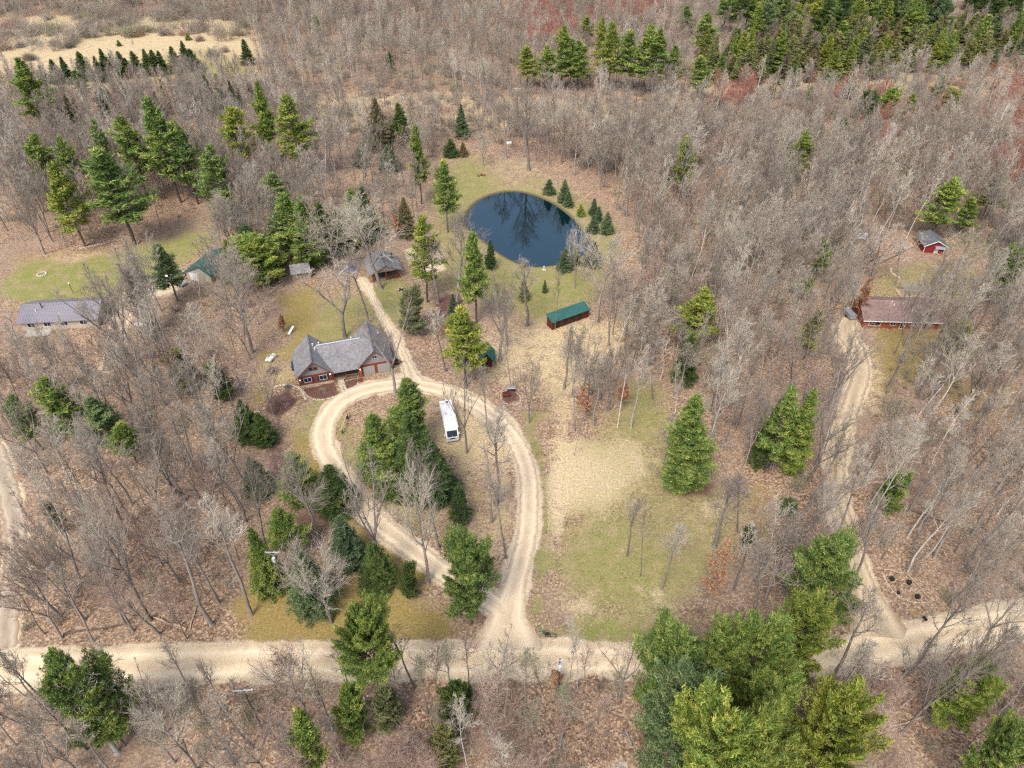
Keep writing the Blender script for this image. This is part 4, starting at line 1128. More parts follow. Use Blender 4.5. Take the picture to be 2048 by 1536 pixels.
# ---------------------------------------------------------------- leafless trees placed one by one: base x, base y, top y, width, habit, twigs, bark, label
BARES = [
 (790, 787, 612, 120, 'vase', 'tw_grey', None, "large grey tree rising in front of the garage doors"),
 (738, 645, 470, 90, 'tall', 'tw_grey', None, "slim grey tree just behind the garage roof"),
 (690, 675, 520, 150, 'vase', 'tw_grey', None, "twin leader tree right behind the middle of the house roof"),
 (762, 578, 410, 130, 'wide', 'tw_grey', None, "grey spreading tree in front of the pavilion"),
 (672, 545, 420, 140, 'wide', 'tw_pale', None, "pale many limbed tree between plank shed and blue tarp"),
 (505, 705, 530, 100, 'wide', 'tw_grey', None, "big grey tree in the wood west of the propane tanks"),
 (1058, 341, 178, 84, 'wide', 'tw_grey', None, "tall lone tree on the pale mound north of the pond"),
 (967, 333, 270, 44, 'wide', 'tw_pale', None, "small tree on the grass at the head of the pond"),
 (1012, 318, 195, 66, 'wide', 'tw_grey', None, "dark trunk beside the white tank behind the pond"),
 (1047, 316, 220, 36, 'tall', None, None, "thin tree left of the lone tall tree behind the pond"),
 (1072, 320, 225, 36, 'thin', None, None, "thin tree right of the lone tall tree behind the pond"),
 (1097, 330, 205, 60, 'vase', None, None, "tree at the wood edge northeast of the pond"),
 (1122, 326, 190, 64, 'wide', None, None, "taller dark tree at the wood edge northeast of the pond"),
 (1149, 352, 240, 34, 'thin', None, None, "slim tree where the clearing meets the northeast wood"),
 (1053, 652, 520, 60, 'tall', None, None, "single tree in the dry grass left of the long shed"),
 (1110, 660, 520, 40, 'thin', 'tw_grey', None, "thin tree growing against the left end of the long shed"),
 (1149, 576, 455, 50, 'wide', 'tw_pale', None, "tree with pale twigs in front of the blue spruces"),
 (1193, 646, 485, 130, 'wide', 'tw_grey', None, "massive many limbed oak at the right end of the long shed"),
 (1308, 655, 515, 70, 'vase', None, None, "forked dark tree in the dry grass east of the oak"),
 (1000, 722, 540, 90, 'vase', 'tw_grey', None, "clump of stems growing from one stump by the green hut"),
 (1014, 692, 580, 50, 'tall', None, None, "dark single stem just behind the stump clump"),
 (1022, 778, 640, 40, 'tall', None, None, "straight pole like tree behind the red bench"),
 (1058, 845, 728, 64, 'wide', 'tw_grey', None, "small upright tree right of the stone ringed bed"),
 (976, 868, 745, 46, 'tall', 'tw_grey', None, "small tree between the drive and the motorhome"),
 (934, 906, 730, 90, 'vase', 'tw_grey', None, "tall forked tree beside the motorhome"),
 (890, 743, 600, 70, 'tall', 'tw_grey', None, "tree left of the light green pine by the hut"),
 (876, 606, 470, 60, 'tall', None, None, "dark trunked tree below the vivid pine"),
 (914, 610, 440, 100, 'wide', 'tw_grey', None, "grey spreading tree over the west shore of the pond"),
 (950, 760, 650, 30, 'thin', None, None, "thin tree in the brush by the green hut"),
 (1012, 1116, 940, 76, 'tall', 'tw_grey', None, "tall tree at the east end of the loop island"),
 (992, 1010, 820, 84, 'tall', 'tw_grey', None, "grey tree in the middle of the loop island"),
 (983, 1045, 905, 56, 'thin', 'tw_pink', None, "slim pinkish tree behind the tall loop island tree"),
 (857, 1166, 955, 104, 'wide', 'tw_grey', None, "tall tree on the strip between the two drive arms"),
 (878, 1097, 900, 90, 'tall', 'tw_grey', None, "grey tree below the loop evergreens"),
 (758, 1150, 905, 130, 'vase', 'tw_grey', None, "tallest grey tree standing on the west arm of the drive"),
 (637, 1076, 920, 120, 'wide', 'tw_grey', None, "spreading tree in front of the evergreen pair"),
 (503, 1230, 1000, 80, 'tall', None, None, "leaning tree at the corner of the mossy lawn"),
 (663, 1245, 1120, 125, 'wide', 'tw_pale', None, "broken pale tree with drooping limbs above the road"),
 (612, 1200, 1090, 80, 'wide', 'tw_pale', None, "pale twiggy tree behind the utility pole lines"),
 (530, 1090, 930, 90, 'wide', 'tw_grey', None, "grey tree over the wood heap"),
 (548, 830, 730, 80, 'wide', 'tw_pink', None, "low brown tree over the flagstones"),
 (1254, 1112, 975, 62, 'tall', 'tw_grey', None, "first slim tree from the drive on the east lawn"),
 (1280, 1152, 1010, 50, 'thin', 'tw_grey', None, "second slim tree from the drive on the east lawn"),
 (1323, 1178, 1040, 58, 'tall', 'tw_grey', None, "third slim tree from the drive on the east lawn"),
 (1429, 1092, 960, 80, 'tall', 'tw_grey', None, "forked slim tree behind the rust leaved sapling"),
 (1473, 1064, 960, 56, 'tall', 'tw_grey', None, "slim tree upslope of the round lawn bush"),
 (1467, 1180, 1050, 46, 'thin', 'tw_grey', None, "slim tree just below the round lawn bush"),
 (1500, 1237, 1080, 110, 'tall', 'tw_grey', None, "dark leaning tree at the east lawn's lower corner"),
 (1149, 912, 830, 24, 'thin', None, None, "leafless stick like young tree on the pale grass"),
 (1325, 942, 830, 40, 'thin', None, None, "thin dark tree left of the big dense evergreen"),
 (1188, 853, 735, 40, 'tall', None, None, "tree by the orange leaved sapling"),
 (1148, 862, 660, 60, 'tall', None, None, "tallest dark stem of the clump in the dry grass"),
 (1165, 795, 650, 60, 'vase', None, None, "forked stem in the middle of the dry grass clump"),
 (1144, 790, 640, 50, 'tall', None, None, "back stem of the dry grass clump"),
 (1216, 822, 700, 46, 'tall', None, None, "right hand stem of the dry grass clump"),
 (1270, 722, 600, 50, 'tall', None, None, "tree in the scrub above the grass strip"),
 (1305, 725, 590, 60, 'tall', None, None, "tree beside the dark spruce above the grass strip"),
 (1257, 710, 600, 46, 'tall', None, None, "grey stem behind the grass strip"),
 (1490, 932, 770, 70, 'wide', None, None, "dark trunk where the lawn meets the east wood"),
 (1010, 640, 560, 40, 'thin', None, None, "thin stem on the grass between pond and hut"),
 (1815, 1146, 985, 90, 'birch', None, None, "white limbed tree rising beside the triangular bed"),
 (1290, 690, 540, 60, 'tall', 'tw_grey', None, "tall stem east of the long shed"),
 (1238, 1395, 1290, 110, 'vase', 'tw_pink', None, "reddish twigged shrub tree on the south side of the road"),
 (620, 1440, 1300, 120, 'vase', 'tw_grey', None, "open forked tree reaching over the road"),
 (1640, 1440, 1285, 80, 'tall', 'tw_grey', None, "dark leaning stem right of the roadside pines"),
 (1700, 1390, 1290, 60, 'tall', 'tw_grey', None, "slim stem reaching over the pale road"),
 (1800, 1470, 1270, 110, 'vase', 'tw_grey', None, "tall forked tree in front of the east drive mouth"),
 (1770, 1400, 1290, 60, 'tall', 'tw_grey', None, "slim dark stem between two taller roadside trees"),
 (1860, 1440, 1250, 120, 'wide', 'tw_grey', None, "big limbed tree leaning over the road's east end"),
 (235, 1505, 1370, 150, 'wide', 'tw_pale', 'bark_white', "white limbed dead looking tree by the bright roadside pine"),
 (395, 1540, 1400, 110, 'wide', 'tw_pale', None, "pale bushy tree left of the south utility pole"),
 (258, 1078, 860, 80, 'tall', 'tw_grey', None, "tall grey trunk in the leaf strewn west wood"),
 (302, 1240, 1000, 110, 'wide', 'tw_grey', None, "thick trunk leaning above the light fallen log"),
 (170, 1240, 1060, 100, 'wide', 'tw_grey', None, "dark leaning trunk near the grey west drive"),
 (425, 1250, 1020, 90, 'tall', 'tw_grey', None, "straight trunk right of the fallen logs"),
 (90, 508, 400, 50, 'wide', 'tw_grey', None, "small forked tree on the rim of the neighbour lawn"),
 (262, 740, 560, 120, 'vase', None, None, "tall leaning tree in the neighbour's gravel yard"),
 (290, 670, 530, 80, 'tall', None, None, "second leaning tree in the neighbour's gravel yard"),
 (405, 612, 540, 50, 'snag', 'tw_pale', 'bark_white', "white barked tree in front of the teal barn"),
 (1741, 566, 450, 110, 'vase', None, None, "twin trunk tree on the bank behind the ranch house"),
 (1682, 532, 430, 90, 'tall', None, None, "leaning dark tree left of the small grey shed"),
 (1790, 570, 480, 70, 'thin', None, None, "slim tree by the white garden rocks"),
 (1722, 1080, 880, 66, 'birch', None, None, "tall pale trunk crossing the two track drive"),
 (1674, 1072, 900, 60, 'tall', None, None, "dark trunk at the edge of the two track drive"),
 (1958, 520, 405, 60, 'snag', 'tw_pale', 'bark_white', "bare white tree beyond the small red barn"),
 (1965, 350, 205, 80, 'birch', None, None, "striking white tree in the northeast wood"),
 (1950, 340, 250, 50, 'birch', None, None, "shorter white tree behind the striking white one"),
 (1895, 590, 480, 110, 'wide', 'tw_olive', None, "greenish twigged broad tree behind the ranch house"),
 (1850, 660, 560, 100, 'wide', 'tw_grey', None, "grey tree whose twigs veil the ranch roof"),
 (1340, 904, 740, 66, 'birch', None, None, "pale birch left of the big dense evergreen"),
 (1408, 950, 740, 90, 'birch', None, None, "pale birch behind the big dense evergreen"),
 (1425, 880, 690, 90, 'birch', None, None, "pale leaning birch right of the big dense evergreen"),
 (1384, 760, 640, 60, 'birch', None, None, "birch in front of the dark spruce"),
 (1235, 855, 700, 40, 'tall', 'tw_grey', 'bark_white', "grey white trunk left of the two on the upper lawn"),
 (1262, 856, 700, 44, 'tall', 'tw_grey', 'bark_white', "grey white trunk right of the two on the upper lawn"),
 (35, 680, 600, 90, 'snag', 'tw_pale', 'bark_white', "dead white topped tree in front of the neighbour roof"),
 (95, 72, 28, 34, 'birch', None, None, "white clump birch high in the hayfield scrub"),
 (90, 124, 82, 34, 'birch', None, None, "white clump birch behind the left field spruces"),
 (192, 82, 52, 30, 'birch', None, None, "leaning white birch in the hayfield scrub"),
 (270, 104, 80, 24, 'birch', None, None, "small white birch behind the field spruces"),
]
bare_xy = []
n_bare = n_birch = 0
for i, (bx, by, ty, wp, shape, twig, bark, label) in enumerate(BARES):
    x, y = G(bx, by); h = hgt(ty, by)
    wm_ = wp * depth(y, h * .7) / CF
    birch = shape in ('birch', 'snag') or bark == 'bark_white'
    put_tree('birch_tree' if birch else 'bare_tree', 'birch' if birch else 'bare tree', label, None,
             BARE[shape][i % len(BARE[shape])], x, y, h, wm_ * 1.05, rng.uniform(0, 6.28), twig, bark)
    bare_xy.append((x, y)); n_birch += birch; n_bare += not birch

for k, (bx, by) in enumerate(((1128, 778), (1160, 800), (1182, 790), (1200, 800), (1225, 790), (1242, 800), (1250, 700), (1278, 680), (1290, 770), (1320, 760), (1305, 800), (1262, 745), (1345, 735), (1330, 700), (1172, 815), (1355, 790))):
    x, y = G(bx, by); h = rng.uniform(11, 15); pl = k % 4 == 1
    put_tree('birch_tree' if pl else 'bare_tree', 'birch' if pl else 'bare tree', ("pale" if pl else "dark") + " slender stem in the grove between the long shed and the east lawn",
             ("pale" if pl else "dark") + " stems of the grove between the long shed and the east lawn", BARE['birch' if pl else 'tall'][k % 3], x, y, h, rng.uniform(4, 6), rng.uniform(0, 6.28), None, None)
    bare_xy.append((x, y)); n_birch += pl; n_bare += not pl

# ---------------------------------------------------------------- the woods
CLEAR_EXTRA = [gp(q) for q in [[(355, 480), (440, 470), (455, 560), (475, 745), (385, 745), (320, 660), (340, 560)], [(1690, 470), (1760, 470), (1750, 610), (1690, 600)],
 [(1835, 490), (1900, 490), (1905, 560), (1830, 560)], [(0, 650), (220, 640), (235, 745), (0, 765)], [(1090, 640), (1190, 625), (1190, 700), (1090, 700)]]]
CLEAR = [gp(q) for q in [
 [(-300, 1275), (480, 1275), (1400, 1265), (1700, 1262), (2100, 1188), (2600, 1100), (2600, 1240), (2060, 1290), (1700, 1352), (1000, 1370), (-300, 1405)],
 [(480, 1290), (480, 1180), (530, 1130), (540, 960), (505, 880), (470, 800), (500, 700), (560, 560), (600, 540), (720, 530), (830, 430), (840, 340), (930, 285), (1100, 305), (1190, 370), (1270, 470), (1265, 560), (1280, 590), (1300, 640), (1225, 660), (1215, 705), (1290, 748), (1420, 780), (1440, 900), (1530, 960), (1565, 1050), (1510, 1200), (1470, 1290)],
 [(-60, 490), (240, 480), (420, 420), (450, 440), (420, 520), (440, 560), (330, 610), (270, 660), (240, 740), (200, 740), (200, 680), (20, 690), (-60, 640)],
 [(-200, 900), (25, 950), (60, 1100), (50, 1200), (25, 1290), (-60, 1290), (-300, 1100)],
 [(1690, 640), (1690, 530), (1760, 490), (1900, 480), (1990, 525), (1950, 600), (1890, 670), (1790, 690), (1760, 760), (1730, 850), (1697, 930), (1712, 1050), (1760, 1150), (1870, 1210), (1800, 1260), (1730, 1260), (1690, 1100), (1655, 1000), (1655, 900), (1678, 800), (1695, 720)],
 [(-400, 205), (60, 180), (250, 168), (400, 160), (525, 165), (530, 112), (480, 60), (400, 30), (200, 30), (-400, 60)],
]]
THIN = [  # polygons where trees stand sparser (share kept)
 (.5, gp([(1400, 60), (2100, 20), (2100, 130), (1400, 205)])),
 (.6, gp([(1480, -20), (1900, -20), (1900, 60), (1480, 70)])),
 (.25, gp([(1880, -30), (2100, -30), (2100, 60), (1900, 60)])),
 (.35, gp([(560, 195), (760, 180), (1000, 195), (1340, 215), (1340, 255), (1000, 270), (620, 245)])),
 (.45, gp([(620, 290), (840, 300), (830, 440), (700, 500), (600, 520)])),
 (.5, gp([(1380, 140), (1800, 125), (2100, 100), (2100, 165), (1800, 190), (1380, 200)])),
 (.55, gp([(150, 420), (430, 380), (430, 440), (250, 480), (0, 500), (0, 440)])),
]
RED = gp([(1560, 200), (1750, 180), (2100, 120), (2300, 300), (2050, 420), (1850, 420), (1700, 330), (1600, 260)])
RED2 = [gp([(1060, 30), (1130, 20), (1150, 110), (1060, 110)]), gp([(1180, 0), (1340, 0), (1340, 60), (1180, 60)]), gp([(1980, 330), (2060, 330), (2060, 420), (1980, 420)]), gp([(1420, 200), (1520, 200), (1520, 250), (1420, 250)])]

cand = []
r = np.random.RandomState(11)
y = 22.0
while y < 620:
    s = 3.7 if y < 46 else 4.7 if y < 135 else (4.1 if y < 260 else 5.2)
    hw = 0.80 * (y * math.cos(CP) + 64) + 14
    x = -hw
    while x < hw:
        cand.append((x + r.uniform(-.5, .5) * s, y + r.uniform(-.5, .5) * s)); x += s
    y += s * .92
cand = np.array(cand)
keep = np.ones(len(cand), bool)
for c in CLEAR + CLEAR_EXTRA: keep &= sdist(cand, c) < 1.0
for line, hwd in ROADS: keep &= ldist(cand, line[::3]) > hwd + 1.6
for f, c in THIN: keep &= ~((sdist(cand, c) > 0) & (r.rand(len(cand)) > f))
cx = np.array([(a, b, c) for a, b, c in conifer_xy]); bx_ = np.array(bare_xy)
for a, b, c in cx: keep &= (cand[:, 0] - a) ** 2 + (cand[:, 1] - b) ** 2 > (max(1.6, c * .6)) ** 2
for a, b, c in cx:   # crowns right in front of an evergreen are few
    keep &= ~((np.abs(cand[:, 0] - a * cand[:, 1] / b) < c + .8) & (cand[:, 1] < b) & (cand[:, 1] > b - (6 + .035 * b)) & (r.rand(len(cand)) < .78))
for a, b in bx_: keep &= (cand[:, 0] - a) ** 2 + (cand[:, 1] - b) ** 2 > 4
gap = vnoise(cand, 17, 5) * .6 + vnoise(cand, 7, 6) * .4
keep &= (r.rand(len(cand)) < np.clip(gap * 2.6, .25, 1)) | (cand[:, 1] > 230)
cand = cand[keep]
inred = (sdist(cand, RED) > 0) & (r.rand(len(cand)) < .24)
for q in RED2: inred |= (sdist(cand, q) > -2) & (r.rand(len(cand)) < .55)
mixn = vnoise(cand, 26, 8); mixp = vnoise(cand, 19, 9)
u = r.rand(len(cand)); u2 = r.rand(len(cand))
pxy = np.array([to_px(a, b) for a, b in cand])
MARKS = [("log house", 640, 770), ("plank shed", 600, 560), ("pavilion", 775, 560), ("pond", 1060, 455), ("long shed", 1140, 650), ("green hut", 965, 735), ("motorhome", 905, 860),
 ("triangular bed", 1815, 1180), ("ranch house", 1790, 650), ("red barn", 1865, 505), ("grey shed", 1720, 485), ("neighbour house", 120, 640), ("teal barn", 395, 545), ("pole transformer", 1113, 1395),
 ("double crossarm pole", 505, 1440), ("mailbox stand", 1095, 1270), ("barkless log", 330, 1250), ("dark fallen trunk", 200, 1258), ("wood heap", 505, 975), ("field spruces", 230, 155), ("lone field spruce", 487, 130),
 ("plantation row", 1200, 180), ("olive evergreens", 1600, 140), ("power line pole", 1772, 180), ("white drum", 1018, 290), ("lawn pine", 258, 490), ("twin pines", 360, 405), ("striking white tree", 1965, 350),
 ("roadside pines", 1450, 1430), ("double trunk pine", 752, 1437), ("west roadside pine", 110, 1520), ("bend of the two track", 1672, 950), ("grey west drive", 30, 1120), ("big lawn evergreen", 1393, 972),
 ("east drive mouth", 1760, 1250), ("round lawn bush", 1503, 1085), ("loop evergreens", 810, 970), ("yellow tipped slope pine", 610, 355), ("reddish marsh crowns", 1700, 260), ("yellow topped wood pine", 1395, 400),
 ("yellow green wood pine", 1600, 372), ("pale west wood pine", 178, 905), ("dark mulch bed spruces", 500, 885), ("bright barn pine", 1890, 475), ("white garden rocks", 1790, 545), ("pale fallen trunk", 1480, 600),
 ("yellow tipped south pine", 1705, 1590), ("grey broken trunk", 1255, 1490), ("white pipe frame", 490, 755), ("tall pond trees", 1100, 325), ("small bright evergreen", 1803, 1020), ("dark east logs", 1950, 910)]
MXY = np.array([G(a, b) for _, a, b in MARKS])
def region(px, py):
    p_ = np.array(G(px, py)); d_ = np.hypot(*(MXY - p_).T); o_ = np.argsort(d_)
    return "between the %s and the %s" % (MARKS[o_[0]][0], MARKS[o_[1]][0])
def region_old(px, py):
    if py > 1360: return ("south of the road, west part" if px < 640 else "south of the road below the driveway" if px < 1300 else "south of the road, east end")
    if px < 560 and py > 640: return "leaf strewn west wood"
    if px < 620 and py > 330: return "wood around the neighbour lawn"
    if px > 1640 and py > 640: return "wood right of the two track drive"
    if px > 1200 and py > 480: return "wood between the east lawn and the two track drive"
    if px > 1200: return "wood northeast of the pond"
    return "wood behind the clearing"
sp = []
for i in range(len(cand)):
    px, py = pxy[i]
    if inred[i]: sp.append('red')
    elif py > 1360 and mixp[i] > .30 and px > 560: sp.append('pink' if u[i] < .62 else 'pale' if u[i] < .74 else 'tall')
    elif mixn[i] > .8 and u[i] < .5: sp.append('pale')
    elif px > 1420 and py > 120 and u[i] < .13: sp.append('pale')
    elif u[i] < .05: sp.append('pale')
    elif mixp[i] > .6 and u[i] < .5: sp.append('pink')
    elif u[i] > .94: sp.append('olive')
    elif u[i] > .72: sp.append('thin')
    else: sp.append('vase' if u2[i] < .3 else 'tall')
HT = {'red': (12, 17), 'pink': (11, 17), 'pale': (16, 22), 'olive': (8, 13), 'thin': (9, 15), 'vase': (15, 21), 'tall': (15, 22)}
hts = np.array([HT[s][0] + (HT[s][1] - HT[s][0]) * r.rand() for s in sp])
hts = hts * np.where(cand[:, 1] < 170, 1.08, 1.0)
hts = np.where(pxy[:, 1] > 1360, hts * .72, hts)
hts = np.where(cand[:, 1] > 230, hts * .85, hts)
hts = np.where(cand[:, 1] > 300, hts * .92, hts)
vis = []
for i in range(len(cand)):
    tx_, ty_ = to_px(cand[i][0], cand[i][1], hts[i])
    inside = (-20 < tx_ < 2070 and -20 < ty_ < 1550) or (-20 < pxy[i][0] < 2070 and -20 < pxy[i][1] < 1550)
    vis.append(hts[i] / depth(cand[i][1], hts[i]) if inside else -1)
vis = np.array(vis)
order = np.argsort(-vis)
single = set()
DESC = {'red': 'reddish budded bare tree', 'pink': 'pinkish twigged bare tree', 'olive': 'low greenish twigged bare tree', 'thin': 'thin young bare tree', 'vase': 'forked grey bare tree', 'tall': 'straight grey bare tree', 'pale': 'pale barked leafless tree'}
for i in order:
    if vis[i] < 0: break
    pale = sp[i] == 'pale'
    if pale and n_birch < 300: n_birch += 1
    elif not pale and n_bare < 300: n_bare += 1
    else: continue
    single.add(int(i))
    px, py = pxy[i]; rg = region(px, py); s = sp[i]
    shp = {'red': 'vase', 'pink': 'bushy' if py > 1360 else 'wide' if u2[i] > .4 else 'vase', 'olive': 'wide', 'pale': 'birch'}.get(s, s)
    far_ = cand[i][1] > 170
    lst = FAR[s] if far_ else BARE[shp]
    j = int(u2[i] * 1000) % len(lst)
    put_tree('birch_tree' if pale else 'bare_tree', 'birch' if pale else 'bare tree', "%s %s" % (DESC[s], rg), "%ss %s" % (DESC[s], rg), lst[j],
             cand[i][0], cand[i][1], hts[i], None, r.uniform(0, 6.28), {'red': 'tw_red', 'pink': 'tw_pink', 'olive': 'tw_olive', 'pale': 'tw_pale'}.get(s, 'tw_grey' if u[i] < .8 else 'tw_olive'), None,
             (r.randn() * .035, r.randn() * .035))
print("single bare", n_bare, "birch", n_birch, "candidates", len(cand), "in view", int((vis > 0).sum()))

# instanced remainder
def scatter(name, sources, pts, idx, rot, scl, **props):
    coll = bpy.data.collections.new(name + "_sources")
    for i, me in enumerate(sources):
        coll.objects.link(bpy.data.objects.new("%s_%02d" % (name, i), me))
    me = bpy.data.meshes.new(name)
    me.vertices.add(len(pts)); me.vertices.foreach_set("co", np.asarray(pts, np.float32).ravel())
    me.attributes.new("pick", 'INT', 'POINT').data.foreach_set("value", np.asarray(idx, np.int32))
    me.attributes.new("turn", 'FLOAT_VECTOR', 'POINT').data.foreach_set("vector", np.asarray(rot, np.float32).ravel())
    me.attributes.new("size", 'FLOAT_VECTOR', 'POINT').data.foreach_set("vector", np.asarray(scl, np.float32).ravel())
    o = link(name, me, **props)
    ng = bpy.data.node_groups.new(name, 'GeometryNodeTree')
    ng.interface.new_socket("Geometry", in_out='INPUT', socket_type='NodeSocketGeometry')
    ng.interface.new_socket("Geometry", in_out='OUTPUT', socket_type='NodeSocketGeometry')
    n = ng.nodes; L = ng.links
    gi = n.new("NodeGroupInput"); go = n.new("NodeGroupOutput")
    ci = n.new("GeometryNodeCollectionInfo"); ci.inputs[0].default_value = coll
    ci.inputs["Separate Children"].default_value = True; ci.inputs["Reset Children"].default_value = True
    ip = n.new("GeometryNodeInstanceOnPoints"); ip.inputs["Pick Instance"].default_value = True
    def attr(nm, ty):
        a = n.new("GeometryNodeInputNamedAttribute"); a.data_type = ty; a.inputs[0].default_value = nm
        return [s for s in a.outputs if s.enabled][0]
    L.new(gi.outputs[0], ip.inputs["Points"]); L.new(ci.outputs[0], ip.inputs["Instance"])
    L.new(attr("pick", 'INT'), ip.inputs["Instance Index"])
    er = n.new("FunctionNodeEulerToRotation"); L.new(attr("turn", 'FLOAT_VECTOR'), er.inputs[0])
    L.new(er.outputs[0], ip.inputs["Rotation"]); L.new(attr("size", 'FLOAT_VECTOR'), ip.inputs["Scale"])
    L.new(ip.outputs[0], go.inputs[0])
    md = o.modifiers.new("scatter", 'NODES'); md.node_group = ng
    return o

srcs, srcidx = [], {}
for s in ('tall', 'vase', 'pale', 'red', 'pink', 'olive', 'thin'):
    srcidx[s] = []
    for t in FAR[s]:
        srcidx[s].append((len(srcs), t[2])); srcs.append(joined("far_" + s, t[0], t[1]))
rest = [i for i in range(len(cand)) if i not in single and vis[i] > 0]
pts, idx, rot, scl = [], [], [], []
for i in rest:
    k, h0 = srcidx[sp[i]][int(u2[i] * 1000) % len(srcidx[sp[i]])]
    s = hts[i] / h0
    pts.append((cand[i][0], cand[i][1], -.02)); idx.append(k)
    rot.append((r.randn() * .03, r.randn() * .03, r.uniform(0, 6.28))); scl.append((s * r.uniform(.85, 1.2),) * 2 + (s,))
scatter("bare_woodland", srcs, pts, idx, rot, scl, kind="stuff")
print("woodland instances", len(pts))

# brush: knee to head high twigs under the trees and in the scrubby strips
def brush_mesh(seed, mat, n=26, h=1.6, tw=.016):
    rg = np.random.RandomState(seed); S = []
    for k in range(n):
        p = np.r_[rg.randn(2) * .25, 0]; d = nrm(np.r_[rg.randn(2) * .55, 1]); L = h * rg.uniform(.5, 1.1)
        q = p
        for j in range(3):
            d = nrm(d + rg.randn(3) * .12); q2 = q + d * L / 3; S.append((*q, *q2, tw * (1 - .25 * j), tw * (.75 - .25 * j)))
            for m_ in range(2):
                S.append((*q2, *(q2 + nrm(d + rg.randn(3) * .6) * L * .3), tw * .6, tw * .3))
            q = q2
    V, F = seg_mesh(S, 3)
    return mesh_np("brush", V, F, [M[mat]])
bs = [brush_mesh(1, 'tw_grey'), brush_mesh(2, 'tw_pink'), brush_mesh(3, 'tw_olive', 34, 1.4), brush_mesh(4, 'tw_grey', 20, 2.6, .022), brush_mesh(5, 'tw_red', 26, 1.6), brush_mesh(6, 'leaf_rust', 18, 1.2)]
r = np.random.RandomState(21)
n = 26000
yy = 30 + (r.rand(n) ** .8) * 480; xx = (r.rand(n) * 2 - 1) * (0.80 * (yy * math.cos(CP) + 64) + 6)
Q = np.column_stack([xx, yy]); keep = np.ones(n, bool)
for ci_, c in enumerate(CLEAR[:5]): keep &= sdist(Q, c) < (-1 if ci_ else -.5)
inf = sdist(Q, CLEAR[5]) > 0
scrub = sdist(Q, gp([(-400, 60), (0, 110), (160, 100), (300, 75), (400, 70), (480, 95), (500, 40), (420, 20), (200, 0), (-400, 0)])) > 0
keep &= (~inf | scrub)
for line, hwd in ROADS: keep &= ldist(Q, line[::4]) > hwd + 1.0
dn = vnoise(Q, 12, 31)
keep &= r.rand(n) < np.where(scrub, np.clip(vnoise(Q, 9, 77) * 3.2 - 1.25, 0, 1), np.clip(dn * 1.6 - .25, .05, 1)) * np.where(yy < 150, .55, .8)
Q = Q[keep]; scrub = scrub[keep]; k = len(Q)
bm_ = vnoise(Q, 15, 33)
pk = np.where(bm_ > .68, 1, np.where(bm_ < .25, 2, np.where(r.rand(k) < .4, 3, 0)))
pk = np.where(r.rand(k) < .03, 5, pk); pk = np.where((sdist(Q, RED) > 0) & (r.rand(k) < .3), 4, pk)
sz = r.uniform(.6, 1.5, k) * np.where(scrub, 2.0, 1.0) * np.where(Q[:, 1] > 230, 1.35, 1.0)
scatter("undergrowth", bs, np.column_stack([Q, np.zeros(k)]), pk, np.column_stack([np.zeros(k), np.zeros(k), r.uniform(0, 6.28, k)]), np.column_stack([sz * 1.25, sz * 1.25, sz]), kind="stuff")
print("brush", k)

# ---------------------------------------------------------------- buildings and small things
def shingle_mat(name, c):
    m, t, p = nt(name)
    tc = N(t, "TexCoord").outputs["Object"]
    v = N(t, "TexVoronoi"); v.inputs["Scale"].default_value = 3.2; t.links.new(tc, v.inputs["Vector"])
    s = N(t, "SeparateColor"); t.links.new(v.outputs["Color"], s.inputs[0])
    n = noise(t, tc, .5, 4)
    cc = mixc(t, 1.0, ramp(t, s.outputs[0], [(0, tuple(x * .78 for x in c)), (1, tuple(x * 1.22 for x in c))]), ramp(t, n, [(.3, .85), (.7, 1.12)]), 'MULTIPLY')
    t.links.new(cc, p.inputs["Base Color"]); p.inputs["Roughness"].default_value = .9; p.inputs["Specular IOR Level"].default_value = .2
    return m
def plain(name, c, rough=.6, metallic=0.0, emit=None):
    m = flat(name, c, tuple(x * .88 for x in c), 3, rough, 0, metallic)
    if emit:
        p = m.node_tree.nodes["Principled BSDF"]; p.inputs["Emission Color"].default_value = (*emit[0], 1); p.inputs["Emission Strength"].default_value = emit[1]
    return m
